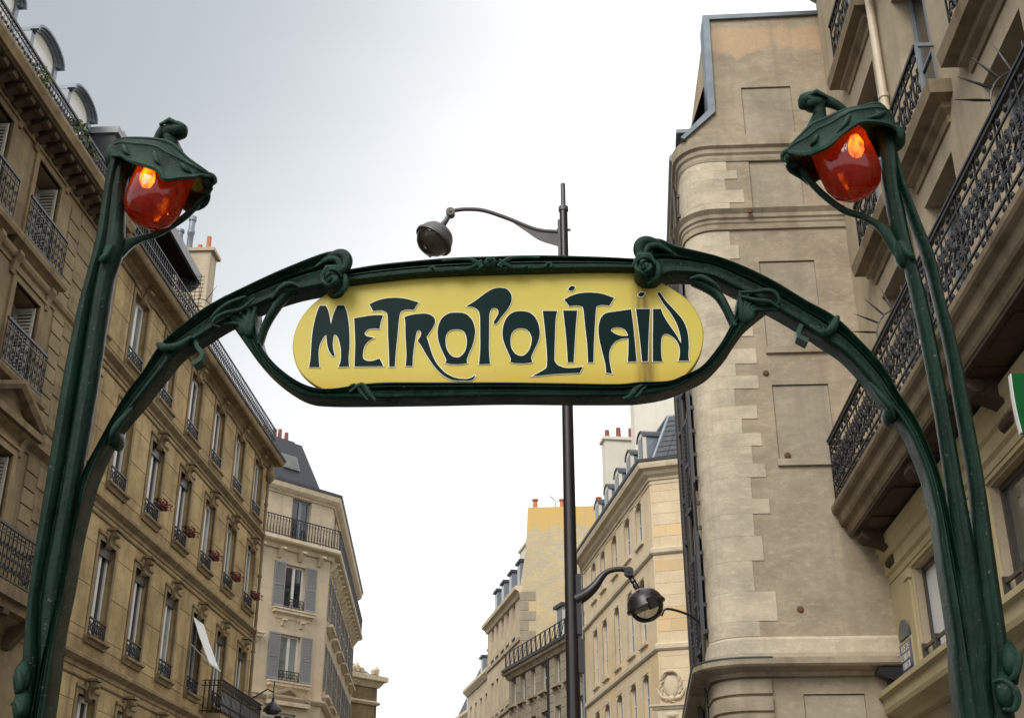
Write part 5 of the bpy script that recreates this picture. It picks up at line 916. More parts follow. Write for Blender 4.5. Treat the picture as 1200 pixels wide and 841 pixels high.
def scroll_panel(w=.66, h=1.0):
    """one bay of the balcony railing: frame of rails, top band of bosses, big facing scrolls"""
    b = MB(); b.box(0, w, -.028, .028, h - .035, h + .012); b.box(0, w, -.010, .010, h - .20, h - .175); b.box(0, w, -.012, .012, .15, .175); b.box(0, w, -.014, .014, .005, .03)
    b.box(0, .022, -.012, .012, 0, h)
    for k in range(3): b.ball(((k + .5) * w / 3, 0, h - .105), .045, .022, .045, 8, 5); b.ball(((k + .5) * w / 3, 0, .09), .042, .022, .042, 8, 5)
    z0, z1 = .175, h - .20; hh = z1 - z0; t = .0135
    for q_ in range(2):
        x = (q_ + .5) * w / 2; c = w / 4
        for sx in (-1, 1):
            b.tube(spiral(x + sx * c * .46, z0 + hh * .77, c * .46, 1.45, pi if sx > 0 else 0, 15, sx), t, 5)
            b.tube(spiral(x + sx * c * .46, z0 + hh * .22, c * .46, 1.45, pi if sx > 0 else 0, 15, -sx), t, 5)
            b.tube(spline([(x + sx * c * .92, 0, z0 + hh * .80), (x + sx * c * .82, 0, z0 + hh * .60), (x + sx * c * .22, 0, z0 + hh * .50), (x + sx * c * .82, 0, z0 + hh * .38), (x + sx * c * .92, 0, z0 + hh * .20)], 3), t, 4)
            b.ball((x + sx * c * .46, 0, z0 + hh * .77), .030, .022, .030, 7, 4); b.ball((x + sx * c * .46, 0, z0 + hh * .22), .030, .022, .030, 7, 4)
            b.tube(spiral(x + sx * c * .60, z0 + hh * .50, c * .24, 1.1, 0 if sx > 0 else pi, 8, sx), .010, 4)
        b.ball((x, 0, z0 + hh * .5), .036, .028, .06, 7, 5); b.tube([(x, 0, z0 + hh * .5), (x, 0, z0 + hh * .97)], [.014, .006], 4); b.tube([(x, 0, z0 + hh * .5), (x, 0, z0 + .02)], [.014, .006], 4)
    return b
npan = 24
for k in range(npan): shared('railing_panel', 'pan_r', 'black', scroll_panel, RR0, (-9.04 + k * .66, -.745, 7.45))
for k in range(1): shared('railing_panel', 'pan_r', 'black', scroll_panel, RR0, (-9.04, -.09, 7.45), RAD(-90))
b = MB(); b.box(-9.06, XB - .7, -.785, -.705, 8.462, 8.49); b.box(-9.06, -9.0, -.705, 0, 8.462, 8.49); b.build('hand_rail', 'black', RR0)
def fan_mb():
    b = MB(); n = 7
    for k in range(9):
        a = RAD(4 + k * 22); d_ = Vector((0, -cos(a), sin(a))); b.tube([d_ * .38, d_ * .50, d_ * .72], [.012, .016, .003], 5)
    b.tube([Vector((0, -cos(RAD(a)) * .38, sin(RAD(a)) * .38)) for a in range(-25, 206, 15)], .012, 5)
    b.tube([(0, -.36, -1.1), (0, -.36, -.1)], .012, 5); b.tube([(0, .30, -1.1), (0, .30, .22)], .012, 5); b.tube([(0, .0, -1.1), (0, .0, .38)], .012, 5)
    return b
for s_ in (5.45, .42): shared('spiked_guard', 'fan_r', 'black', fan_mb, RR0, (-s_, -.36, 8.62))
b = MB(); b.tube([(-5.72, -.09, 7.4), (-5.72, -.09, 18)], .062, 14)
for z in (8.9, 12.35, 12.6, 15.6): b.lathe([(.078, z), (.078, z + .07)], (-5.72, -.09, 0), 14)
b.build('downpipe', 'pipe_c', RR0, smooth=40)
# green shop sign hung from the first floor, street plaque, small floodlight
sg_ = thing('shop_sign', 'green projecting shop sign with white edge at the right border under the balcony', 'sign', (4.455, 9.95, 5.46), RAD(-2))
b = MB(); n = 8; pf = [(0, .1)] + [(-.012 * sin(pi * k / n), .1 + .56 * k / n) for k in range(1, n)] + [(0, .66), (.62, .66), (.62, .1)]
b.prism([(x + .0, z - .1) for x, z in pf], -.03, .03); b.build('sign_face', 'sign_g', sg_)
b = MB(); b.prism([(x * 1.0 - .008, z - .1) for x, z in pf[:n + 1]] + [(x + .004, z - .1) for x, z in pf[:n + 1][::-1]], -.026, .034); b.build('sign_edge', 'canvas', sg_)
b = MB(); b.tube([(.3, 0, .55), (.3, 0, 1.5)], .02, 8); b.build('bracket', 'frame_d', sg_)
pl = thing('street_plaque', 'blue and cream enamel street name plaque with rounded grey cap on shop pilaster', 'sign', (5.25, 9, 0), STREET + pi)
b = MB(); b.box(-9.0, -8.28, -.085, -.06, 4.78, 5.26); b.build('plate', 'shop_r', pl)
b = MB(); b.box(-8.96, -8.32, -.096, -.086, 4.82, 5.22); b.build('name_plate', 'plaque', pl)
b = MB(); n = 12; b.prism([(-8.64 - .26 * cos(pi * k / n), 5.275 + .27 * sin(pi * k / n)) for k in range(n + 1)], -.10, -.07); b.build('cap', 'plaque_cap', pl)
cu = bpy.data.curves.new('lettering', 'FONT'); cu.body = 'RUE DE'; cu.size = .135; cu.align_x = 'CENTER'; cu.extrude = .001
o = bpy.data.objects.new('lettering', cu); col.objects.link(o); dg = bpy.context.evaluated_depsgraph_get(); me = bpy.data.meshes.new_from_object(o.evaluated_get(dg)); bpy.data.objects.remove(o)
me.materials.clear(); me.materials.append(M['cream_line']); o = put('lettering', me, pl, (-8.64, -.098, 5.10)); o.rotation_euler = (pi / 2, 0, 0)
b = MB(); random.seed(3)
for z, n, hw in ((4.985, 8, .27), (4.865, 7, .22)):      # two worn lines of white letters, no longer legible
    for k in range(n):
        x = -8.64 - hw + 2 * hw * k / n; b.box(x, x + .014, -.0985, -.096, z, z + .085)
        for zz in (0, .036, .072):
            if random.random() < .6: b.box(x + .014, x + .014 + .022, -.0985, -.096, z + zz, z + zz + .013)
        if random.random() < .5: b.box(x + .036, x + .048, -.0985, -.096, z, z + .085)
stuff(b.build('lettering', 'cream_line', pl))
fl_ = thing('floodlight', 'small black floodlight on the ledge beside the street plaque', 'floodlight', (5.25, 9, 0), STREET + pi)
b = MB(); b.prism_x([(-.22, 4.74), (-.46, 4.86), (-.42, 4.93), (-.10, 4.93), (-.08, 4.80)], -9.20, -8.95); b.build('housing', 'black', fl_)
b = MB(); b.box(-9.11, -9.05, -.3, -.18, 4.60, 4.78); b.build('bracket', 'black', fl_)

# ================================================================== party wall building
W = thing('party_wall_building', 'tall beige party wall with rounded stone corner and blind windows beside the street', 'building', (5.779, 18.232, 0), math.atan2(-.0573, 1))
LX, AR = -2.73, .5
farp = (LX + .042 * 5, AR + 5)
def arcp(n=8, off=0): return [(LX + AR - (AR + off) * cos(pi / 2 * k / n), AR - (AR + off) * sin(pi / 2 * k / n)) for k in range(n + 1)]
PW = [farp] + arcp() + [(.35, 0)]
pan = [(-1.55, -.65, 12.95, 13.93), (-1.54, -.60, 10.14, 11.87), (-1.52, -.61, 8.17, 9.56), (-1.5, -.61, 2.6, 4.61)]
b = wall_mb(LX + AR, .5, 0, 14.4, pan, .065)
A_ = arcp(); 
for p, q_ in zip(A_[:-1], A_[1:]): b.q((p[0], p[1], 0), (q_[0], q_[1], 0), (q_[0], q_[1], 14.4), (p[0], p[1], 14.4))
# gable of the roof storey
b.add(wall_mb(-2.12, .5, 14.4, 17.12, [(-1.56, -.66, 14.46, 15.53)], .065))
b.q((LX + .05, 0.004, 14.4), (-2.12, 0, 14.4), (-2.12, 0, 14.98)); b.q((LX + .05, .5, 14.4), (LX + .05, 0.004, 14.4), (-2.12, 0, 14.98), (-2.12, .5, 14.98)); b.q((-2.12, 0, 14.98), (-2.12, 0, 17.12), (-2.12, 6, 17.12), (-2.12, 6, 14.98)); b.q((-2.12, 0, 17.12), (.5, 0, 17.12), (.5, 6, 17.12), (-2.12, 6, 17.12))
b.build('wall', 'plaster_w', W)
def SFr(o, d):  # sub frame for a face running along d
    return Matrix.Translation((o[0], o[1], 0)) @ Matrix.Rotation(math.atan2(d[1], d[0]), 4, 'Z')
WS = SFr(farp, (-.042, -1)); wsa = math.atan2(-1, -.042)
wops = [(x, x + .95, z, z + h_) for x in (.75, 2.9) for z, h_ in ((5.75, 1.7), (8.3, 1.75), (10.6, 1.7), (12.95, .95), (.3, 2.6))]
b = wall_mb(0, 5, 0, 14.4, wops, .25).xf(WS); v = WS @ Vector((0, 6, 0)); b.q((farp[0], farp[1], 0), (farp[0], farp[1], 14.4), (v.x, v.y, 14.4), (v.x, v.y, 0)); b.build('street_wall', 'stone_r', W)
for x, x2, z, z2 in wops:
    o = window(W, 0, 0, x2 - x, z2 - z, 0, 'frame_d', 'glass', 2); o.matrix_local = WS @ Matrix.Translation((x, .15, z))
    if 5 < z < 12:
        for dx, rz_ in ((.97, RAD(-7)), (-.02, RAD(180 + 9))):
            s_ = shared('shutter', 'shut_w%.2f' % (z2 - z), 'shut_b', lambda: shutter_mb(.48, z2 - z, .08), W, (0, 0, 0)); s_.matrix_local = WS @ Matrix.Translation((x + dx, -.03, z)) @ Matrix.Rotation(rz_, 4, 'Z')
        g_ = shared('window_guard', 'grd_w', 'black', lambda: guard_mb(.95, .5, 4), W, (0, 0, 0)); g_.matrix_local = WS @ Matrix.Translation((x, -.07, z + .02))
for x, r_ in ((.10, .055), (.40, .05), (2.3, .06), (2.5, .04), (4.3, .035)): MB().tube([tuple(WS @ Vector((x, -.09, 3))), tuple(WS @ Vector((x, -.09, 14.2)))], r_, 8).build('downpipe', 'pipe_d', W)
b = MB(); b.tube([tuple(WS @ Vector((4.95, -.09, 14.42))), tuple(WS @ Vector((-.2, -.09, 14.42)))], .09, 10); b.build('gutter', 'zinc', W, smooth=40)
b = MB(); b.tube([tuple(WS @ Vector((-.06, -.06, 1))), tuple(WS @ Vector((-.06, -.06, 14.3)))], .075, 10); b.build('downpipe', 'pipe_g', W, smooth=40)
# iron ties and pegs along the rounded edge
for k in range(20):
    z = 5.7 + k * .42; p = WS @ Vector((4.78, -.02, z)); shared('wall_tie', 'tie', 'pipe_d', lambda: MB().box(-.025, .025, -.06, .02, -.03, .03), W, p, wsa)
course(W, 'trim_w', PW, [(-.02, 13.92), (.02, 13.92), (.035, 13.98), (.035, 14.03), (.07, 14.07), (.075, 14.15), (.13, 14.19), (.13, 14.41), (-.02, 14.44)])
course(W, 'trim_w', PW, [(-.02, 12.48), (.04, 12.50), (.04, 12.60), (.06, 12.63), (.06, 12.68), (.09, 12.71), (.09, 12.78), (.15, 12.86), (-.02, 12.90)])
course(W, 'stone_w', PW, [(-.02, 5.14), (.07, 5.14), (.085, 5.20), (.075, 5.40), (.04, 5.44), (-.02, 5.46)], 'plinth_band')
course(W, 'trim_w', PW, [(-.02, 4.84), (.08, 4.86), (.10, 4.92), (.30, 4.97), (.33, 5.0), (.33, 5.09), (-.02, 5.135)], 'cornice')
b = MB(); b.sweep([farp] + arcp() + [(-1.95, 0)], [(.06, 5.128), (.345, 5.085), (.35, 5.10), (.06, 5.142)]); b.build('flashing', 'zinc', W)
# zinc coping of the gable
b = MB(); b.prism([(LX + .0, 14.44), (LX + .06, 14.40), (-2.07, 14.98), (-2.04, 17.10), (.5, 17.14), (.5, 17.22), (-2.16, 17.20), (-2.2, 15.02)], -.06, .5); b.build('coping', 'zinc', W)
# roof with a dormer on the street side
b = MB(); v0 = WS @ Vector((0, .1, 14.45)); v1 = WS @ Vector((5.1, .1, 14.45)); v2 = WS @ Vector((5.1, .9, 17.0)); v3 = WS @ Vector((0, .9, 17.0)); b.q(v0, v1, v2, v3); b.build('roof', 'slate', W)
dm = MB(); dm.box(3.1, 4.3, .12, .9, 14.55, 15.35); dm.cm = 1; dm.box(3.0, 4.4, .02, .95, 15.35, 15.43); dm.xf(WS); dm.build('dormer', ['frame_b', 'zinc'], W)
# panels of the blind windows with their sills, painted joints
for xa, xb, za, zb in pan + [(-1.56, -.66, 14.46, 15.53)]:
    b = MB(); b.box(xa + .010, xb - .004, .030, .062, za + .004, zb - .014); b.build('blind_panel', 'panel_w', W)
    if za > 5 and za < 12.5: b = MB(); b.box(xa - .03, xb + .06, -.05, .02, za - .02, za + .09); b.build('sill', 'trim_w', W)
# quoin stones of the rounded corner, toothed into the render
def curved_stone(xr, z0, z1, k0, k1, proud):
    n = 8; outer = arcp(n, proud)[k0:k1 + 1]; inner = arcp(n, -.05)[k0:k1 + 1]
    if k1 == n: outer.append((xr, -proud)); inner.append((xr, .05))
    if k0 == 0: outer.insert(0, (LX - proud, AR + .35)); inner.insert(0, (LX + .05, AR + .35))
    b = MB(); g = .0013; poly = outer + inner[::-1]
    b.loft([[(x, y, z0 + g) for x, y in poly], [(x, y, z1 - g) for x, y in poly]]); b.build('quoin_stone', 'stone_w', W)
teeth = [(-1.95, 13.92, 13.73), (-1.78, 13.73, 13.55), (-2.0, 13.55, 13.32), (-1.69, 13.32, 13.06), (-1.95, 13.06, 12.9), (-2.0, 12.48, 12.2), (-1.86, 12.2, 11.93), (-2.03, 11.93, 11.65), (-1.78, 11.65, 11.4), (-2.05, 11.4, 11.15), (-1.76, 11.15, 10.92), (-2.1, 10.92, 10.68), (-1.75, 10.68, 10.45), (-2.1, 10.45, 10.22),
         (-1.73, 10.22, 9.95), (-2.09, 9.95, 9.73), (-1.73, 9.73, 9.5), (-2.14, 9.5, 9.2), (-1.8, 9.2, 8.97), (-2.06, 8.97, 8.72), (-1.77, 8.72, 8.5), (-1.94, 8.5, 8.2), (-1.75, 8.2, 7.97), (-2.0, 7.97, 7.61), (-1.74, 7.61, 7.37), (-2.01, 7.37, 7.01), (-1.9, 7.01, 6.62), (-2.08, 6.62, 6.14), (-1.77, 6.14, 5.69), (-2.05, 5.69, 5.46)]
random.seed(11)
for i, (xr, zt, zb) in enumerate(teeth):
    if i % 2: curved_stone(xr, zb, zt, 5, 8, .010 + random.random() * .003); curved_stone(xr, zb, zt, 0, 5, .010 + random.random() * .003)
    else: curved_stone(xr, zb, zt, 0, 8, .010 + random.random() * .003)
z = 4.84; i = 0
while z > .2:           # channelled blocks below the cornice
    curved = arcp(8, .05); xr = -1.95; h_ = .242
    outer = [(LX - .05, AR + .6)] + curved + [(xr, -.05)]; inner = [(LX + .06, AR + .6)] + arcp(8, -.06) + [(xr, .05)]
    b = MB(); P_ = outer + inner[::-1]; sm = lambda k: [(x, y, k) for x, y in P_]
    b.loft([sm(z - h_ + .022), sm(z - .022)]); b.build('channelled_stone', 'trim_w', W); z -= h_; i += 1
for x, z in ((-1.60, 9.77), (-1.38, 8.33), (-1.64, 12.78), (-1.42, 5.86)):
    b = MB(); b.lathe([(.0, .02), (.03, .022), (.05, .012), (.055, -.01)], (x, -.005 if z != 12.78 else -.17, z), 10, (0, -1, 0)); b.build('anchor_plate', 'rust', W)
# thin bracket lamp arm reaching from the street wall
b = MB(); p0 = WS @ Vector((3.4, 0, 6.05)); b.tube(spline([p0, p0 + Vector((-.25, 0, .22)), p0 + Vector((-.62, -.05, .32)), p0 + Vector((-.72, -.05, .2))], 4), .022, 6); b.build('wall_bracket', 'black', W)

# ================================================================== cream building with a cut corner
Cc = thing('corner_building', 'cream rendered corner building with carved wreath on its cut corner and zinc dormers', 'building', (4.992, 42, 0), math.atan2(-1, .1369))
cd = (.464, .885)
PC = [(-14, 0), (0, 0), (cd[0] * 2.6, cd[1] * 2.6)]
cs = [1.88, 3.85, 6.2, 8.5, 10.45]
crow = [(14.2, 15.8), (10.55, 12.88), (7.2, 9.48), (3.9, 6.0)]
cops = [(-s_ - .5, -s_ + .5, z0, z1) for s_ in cs for z0, z1 in crow]
b = wall_mb(-12.75, 0, 0, 16.3, cops, .3)
b.add(wall_mb(0, 2.6, 0, 16.3, [], .2), SFr((0, 0), cd)); b.q((-12.75, 0, 0), (-12.75, 9, 0), (-12.75, 9, 16.3), (-12.75, 0, 16.3)); e_ = (cd[0] * 2.6, cd[1] * 2.6); b.q((e_[0], e_[1], 0), (e_[0] + .5, 9, 0), (e_[0] + .5, 9, 16.3), (e_[0], e_[1], 16.3)); b.q((-12.75, 0, 16.3), (0, 0, 16.3), (e_[0], e_[1], 16.3), (e_[0] + .5, 9, 16.3), (-12.75, 9, 16.3))
b.build('wall', 'cream_c', Cc)
PCc = [(-12.75, 0), (0, 0), e_]
course(Cc, 'trim_c', PCc, [(-.02, 16.05), (.05, 16.05), (.07, 16.14), (.2, 16.24), (.26, 16.36), (.42, 16.42), (.46, 16.55), (.46, 16.64), (-.02, 16.7)], 'cornice')
course(Cc, 'slate', PCc, [(.3, 16.64), (.50, 16.64), (.52, 16.74), (.3, 16.76)], 'gutter')
for z in (13.3, 9.95, 6.5): course(Cc, 'trim_c', PCc, [(-.02, z), (.05, z), (.10, z + .06), (.10, z + .2), (.06, z + .24), (-.02, z + .26)])
course(Cc, 'trim_c', PCc, [(-.02, 15.9), (.03, 15.9), (.03, 15.96), (-.02, 15.98)], 'moulding')
for s_ in cs:
    for j, (z0, z1) in enumerate(crow):
        window(Cc, -s_ - .48, z0, .96, z1 - z0, .12, 'frame_w', 'glass', 2, 2 if j else 1, .08)
        shared('sill', 'sill_c', 'trim_c', lambda: MB().box(-.6, .6, -.09, .05, -.12, 0), Cc, (-s_, 0, z0))
        shared('lintel_arch', 'arch_c', 'cream_c', lambda: MB().loft([[(-.5, .002, 0)] + [(-.5 + k / 8, .002, -.16 + .15 * sin(pi * k / 8)) for k in range(9)] + [(.5, .002, 0)], [(-.5, .26, 0)] + [(-.5 + k / 8, .26, -.16 + .15 * sin(pi * k / 8)) for k in range(9)] + [(.5, .26, 0)]]), Cc, (-s_, 0, z1))
        shared('window_surround', 'sur_c%d' % j, 'trim_c', lambda: MB().prism([(-.6, 0), (-.5, 0), (-.5, z1 - z0), (.5, z1 - z0), (.5, 0), (.6, 0), (.6, z1 - z0 + .1), (-.6, z1 - z0 + .1)], -.02, .03), Cc, (-s_, 0, z0))
CH = SFr((0, 0), cd)
random.seed(5); z = 6.8
while z < 15.8:
    h_ = .42; xx = .05
    if not (9.75 < z < 10.25 or 13.0 < z < 13.6):
        k = random.choice((.5, .8, 1.05))
        for xa, xb in ((.04, k), (k, 1.9)):
            mk = 'ochre_c' if (10.2 < z < 11.2 or 12.3 < z < 12.9 or 13.7 < z < 14.2) else 'cream_c'
            o = block(Cc, mk, xa + .0015, xb - .0015, -.010, .04, z + .0015, z + h_ - .0015); o.matrix_local = CH @ Matrix.Translation(o.location) @ Matrix.Diagonal((*o.scale, 1))
    z += h_
# carved wreath and pedestal
b = MB(); c0 = (.40, -.05, 8.75)
b.ball((c0[0], -.02, c0[2]), .26, .07, .36, 16, 10)
for k in range(26):
    a = 2 * pi * k / 26; rx_, rz_ = .33 + .03 * (k % 2), .46 + .03 * (k % 3); p = Vector((c0[0] + rx_ * cos(a), -.07, c0[2] + rz_ * sin(a)))
    d_ = Vector((-sin(a) + .5 * cos(a), -.2, cos(a) + .5 * sin(a))).normalized(); b.tube([p - d_ * .09, p, p + d_ * .1], [.02, .05, .008], 6)
for sx in (-1, 1):
    b.tube(spline([(c0[0] + sx * .1, -.08, c0[2] - .42), (c0[0] + sx * .3, -.1, c0[2] - .38), (c0[0] + sx * .42, -.08, c0[2] - .2), (c0[0] + sx * .5, -.06, c0[2] - .05)], 4), [.03, .04, .05, .05, .05, .05, .045, .045, .04, .03, .02, .02, .01], 6)
    b.tube([(c0[0] + sx * .05, -.09, c0[2] + .5), (c0[0] + sx * .2, -.1, c0[2] + .44), (c0[0] + sx * .32, -.08, c0[2] + .3)], [.05, .06, .02], 7)
b.ball((c0[0], -.1, c0[2] + .48), .09, .08, .08, 10, 6); b.ball((c0[0], -.1, c0[2] - .42), .11, .08, .1, 10, 6)
o = b.build('carved_wreath', 'trim_c', Cc, smooth=50); o.matrix_local = CH
b = MB(); b.sweep([(-.12, .05), (-.12, 0), (.92, 0), (.92, .05)], [(-.02, 7.98), (.14, 7.98), (.18, 8.06), (.22, 8.08), (.22, 8.14), (-.02, 8.16)]); b.sweep([(.0, .05), (.0, 0), (.8, 0), (.8, .05)], [(-.02, 7.3), (.06, 7.3), (.1, 7.6), (.10, 7.98), (-.02, 7.98)]); b.ball((.4, -.1, 7.8), .22, .06, .1, 12, 6)
o = b.build('pedestal', 'trim_c', Cc); o.matrix_local = CH
# mansard with dormers, rear stacks
b = MB(); t1 = Vector((e_[0] - .1, e_[1] + .5, 0)); nC = Vector((-cd[1], cd[0], 0)) * -1
k1 = Vector((-.05, .12, 16.76)); k2 = Vector((.12 - .5, .95, 18.75)); a1_ = Vector((-12.7, .10, 16.76)); a2_ = Vector((-12.7, .95, 18.75)); m1_ = Vector((e_[0] + .1, e_[1] + .1, 16.76)); m2_ = Vector((e_[0] - .45, e_[1] + .75, 18.75))
b.q(a1_, k1, k2, a2_); b.q(k1, m1_, m2_, k2); b.q(a2_, k2, m2_, Vector((.5, 6, 20.2)), Vector((-12.7, 6, 20.2))); b.q(a1_, a2_, Vector((-12.7, 6, 20.2)), Vector((-12.7, 8, 16.7))); rf = b.build('roof', 'slate', Cc)
b = MB(); b.tube([k1, k2], .07, 8); b.tube([a2_, k2, m2_], .09, 8); b.build('ridge_flashing', 'zinc', rf)
cnt = 0
for j in range(9):      # slate courses on the cut corner
    f0, f1 = j / 9, (j + 1) / 9; L0_, R0_ = k1.lerp(k2, f0), m1_.lerp(m2_, f0); L1_, R1_ = k1.lerp(k2, f1), m1_.lerp(m2_, f1); no = (R0_ - L0_).cross(L1_ - L0_).normalized()
    if no.y > 0: no = -no
    for q_ in range(5):
        g0, g1 = (q_ + .02) / 5, (q_ + .98) / 5; b = MB(); A_ = [L0_.lerp(R0_, g0) + no * .035, L0_.lerp(R0_, g1) + no * .035, L1_.lerp(R1_, g1) + no * .012, L1_.lerp(R1_, g0) + no * .012]
        b.loft([[tuple(v) for v in A_], [tuple(v - no * .012) for v in A_]]); b.build('roof_slate', 'slate', rf)
def dormer_c():
    b = MB(); n = 8; w_, h_ = .9, 1.35
    b.cm = 0; b.prism([(-w_ / 2, 0), (-w_ / 2, h_)] + [(-w_ / 2 * cos(pi * k / n), h_ + .28 * sin(pi * k / n)) for k in range(1, n)] + [(w_ / 2, h_), (w_ / 2, 0)], 0, .12)
    b.cm = 1; b.box(-w_ / 2 + .03, w_ / 2 - .03, .12, 1.0, 0, h_)
    A_ = [(-w_ / 2 * 1.01 * cos(pi * k / n), h_ + .285 * sin(pi * k / n)) for k in range(n + 1)]; B_ = [(-w_ / 2 * 1.11 * cos(pi * k / n), h_ + .01 + .335 * sin(pi * k / n)) for k in range(n + 1)]
    b.cm = 2; b.prism(A_ + B_[::-1], -.05, 1.1); b.cm = 3; b.box(-w_ / 2 + .17, w_ / 2 - .17, -.02, .05, .12, h_ + .05); return b
for s_ in (1.55, 3.6, 5.75, 7.8, 9.9): shared('dormer', 'dorm_c', ['white_w', 'zinc', 'slate', 'glass'], dormer_c, Cc, (-s_, .12, 16.86))
b = MB(); b.box(-8.6, -7.9, 1.5, 8, 16, 24.3); b.build('rear_wall', 'white_w', Cc)
ch = MB(); ch.box(-12.3, -11.6, .95, 3.0, 16.5, 22.1); ch.box(-12.4, -11.5, .85, 3.1, 22.1, 22.25); ch = ch.build('chimney', 'white_w', Cc)
for y in (1.15, 1.7, 2.3): b = MB(); b.lathe([(.13, 22.2), (.11, 22.7 + .15 * (y > 1.5))], (-11.95, y, 0), 10); b.build('chimney_pot', 'terra_d', ch)
b = MB(); b.tube([(-12.85, -.08, 0), (-12.85, -.08, 16.4)], .07, 8); b.build('downpipe', 'pipe_g', Cc)

# ================================================================== low grey house
R3 = thing('grey_house', 'low grey ashlar house with black roof edge railing behind the street lamp pole', 'building', (3.451, 56, 0), math.atan2(-1, .331))
s3 = [(.6, 1.5), (2.0, 2.85), (3.6, 4.42), (5.5, 6.4), (7.2, 7.95), (8.75, 9.65), (10.3, 11.1)]
r3 = [(11.9, 13.25), (9.05, 10.9), (6.2, 8.1), (3.3, 5.2)]
b = wall_mb(-11.5, 0, 0, 13.7, [(-c, -a, z0, z1) for a, c in s3 for z0, z1 in r3], .3); b.q((-11.5, 0, 0), (-11.5, 8, 0), (-11.5, 8, 13.7), (-11.5, 0, 13.7)); b.q((0, 0, 0), (0, 0, 13.7), (0, 8, 13.7), (0, 8, 0)); b.q((-11.5, 0, 13.68), (0, 0, 13.68), (0, 8, 13.68), (-11.5, 8, 13.68)); b.build('wall', 'grey_stone', R3)
for (a0, c0_), (a1, c1_) in zip([(0, .05)] + s3, s3 + [(11.45, 11.5)]):     # ashlar courses of the piers
    for z0 in [8.2 + .42 * k for k in range(13)]:
        if a1 - c0_ > .2: block(R3, 'grey_stone', -a1 + .02, -c0_ - .02, -.014, .04, z0 + .01, z0 + .41)
for a, c in s3:
    for z0, z1 in r3:
        window(R3, -c, z0, c - a, z1 - z0, .2, 'frame_w', 'glass', 2, 1, .07); shared('sill', 'sill_3', 'trim_w', lambda: MB().box(-.1, 1.0, -.2, .05, -.14, 0), R3, (-c, 0, z0))
        for dx in (0, .8): shared('bracket', 'br_3', 'trim_w', lambda: MB().prism_x([(0, -.4), (-.05, -.4), (-.16, -.14), (0, -.14)], 0, .1), R3, (-c + dx * .9, 0, z0))
course(R3, 'trim_w', [(-11.6, 0), (0, 0)], [(-.02, 13.3), (.08, 13.3), (.2, 13.5), (.3, 13.55), (.36, 13.7), (-.02, 13.76)], 'cornice')
course(R3, 'black', [(-11.6, 0), (0, 0)], [(.26, 13.7), (.42, 13.7), (.42, 13.82), (.26, 13.84)], 'gutter')
b = MB(); b.box(-11.4, 0, -.27, -.24, 14.62, 14.67); b.box(-11.4, 0, -.27, -.24, 13.9, 13.94); b.build('railing', 'black', R3)
for k in range(17): shared('baluster', 'bar_3', 'black', lambda: MB().box(-.03, .03, -.03, .03, 0, .85).loft([[(-.0, -.012, .05), (.04, -.012, .05), (.04, .012, .05), (0, .012, .05)], [(.62, -.012, .80), (.66, -.012, .80), (.66, .012, .80), (.62, .012, .80)]]), R3, (-11.3 + k * .7, -.25, 13.82))
b = MB(); b.loft([[(-9.4, .25, 13.75), (-8.2, 1.7, 15.4), (-6.2, 3.2, 17.0), (-6.2, 8, 17), (-9.4, 8, 13.7)], [(0, .25, 13.75), (0, 1.7, 15.4), (0, 3.2, 17.0), (0, 8, 17), (0, 8, 13.7)]]); rf = b.build('roof', 'tile', R3)
b = MB(); b.tube([(-5.15, -.08, 0), (-5.15, -.08, 13.6)], .06, 8); b.build('downpipe', 'black', R3)
def d3():
    b = MB(); b.box(-.45, .45, 0, 1.6, 0, 1.5); b.cm = 1; b.box(-.6, .6, -.15, 1.7, 1.5, 1.66); b.cm = 2; b.box(-.3, .3, -.03, .02, .15, 1.35); return b
for s_ in (2.2, 5.0): shared('dormer', 'dorm_3', ['frame_w', 'slate', 'glass'], d3, R3, (-s_, .55, 14.35))

# ================================================================== tall house with yellow party wall
r_ = Vector((.5625, 67, 0)); R4 = thing('tall_house', 'tall house with mottled yellow party wall and blue grey mansard behind the lamp pole', 'building', r_, math.atan2(-1, .2025))
pwd = Vector((1, -.1, 0)).normalized(); la = R4.rotation_euler.z
PWm = Matrix.Rotation(math.atan2(pwd.y, pwd.x) - la, 4, 'Z')
R4w = [(-c, -a, z0, z1) for a, c in ((1.9, 2.7), (3.7, 4.5), (5.25, 6.05), (6.95, 7.75), (8.45, 9.25)) for z0, z1 in ((16.4, 17.95), (13.0, 14.7), (9.8, 11.5))]
b = wall_mb(-10.6, 0, 0, 18.2, R4w, .25); b.q((-10.6, 0, 0), (-10.6, 8, 0), (-10.6, 8, 18.2), (-10.6, 0, 18.2)); b.build('wall', 'stone_l2', R4)
for a, c, z0, z1 in R4w:
    window(R4, a, z0, c - a, z1 - z0, .15, 'frame_w', 'glass', 2, 0, .08)
    shared('window_guard', 'grd_4', 'black', lambda: guard_mb(.8, .4, 3), R4, (a, -.03, z0 - .75))
for z in (15.6, 12.3): course(R4, 'trim_c', [(-10.6, 0), (0, 0)], [(-.02, z), (.1, z), (.14, z + .15), (-.02, z + .2)])
course(R4, 'trim_c', [(-10.6, 0), (0, 0)], [(-.02, 18.0), (.1, 18.0), (.2, 18.2), (.4, 18.3), (.42, 18.5), (-.02, 18.55)], 'cornice')
b = MB(); n = 4
b.loft([[(-.12, 0, 0), (7, 0, 0), (7, 0, 23.0), (.34, 0, 23.05), (.22, 0, 20.6), (-.12, 0, 18.4)], [(-.12, .6, 0), (7, .6, 0), (7, .6, 23.0), (.34, .6, 23.05), (.22, .6, 20.6), (-.12, .6, 18.4)]]); b.xf(PWm); b.build('party_wall', 'yellow_w', R4)
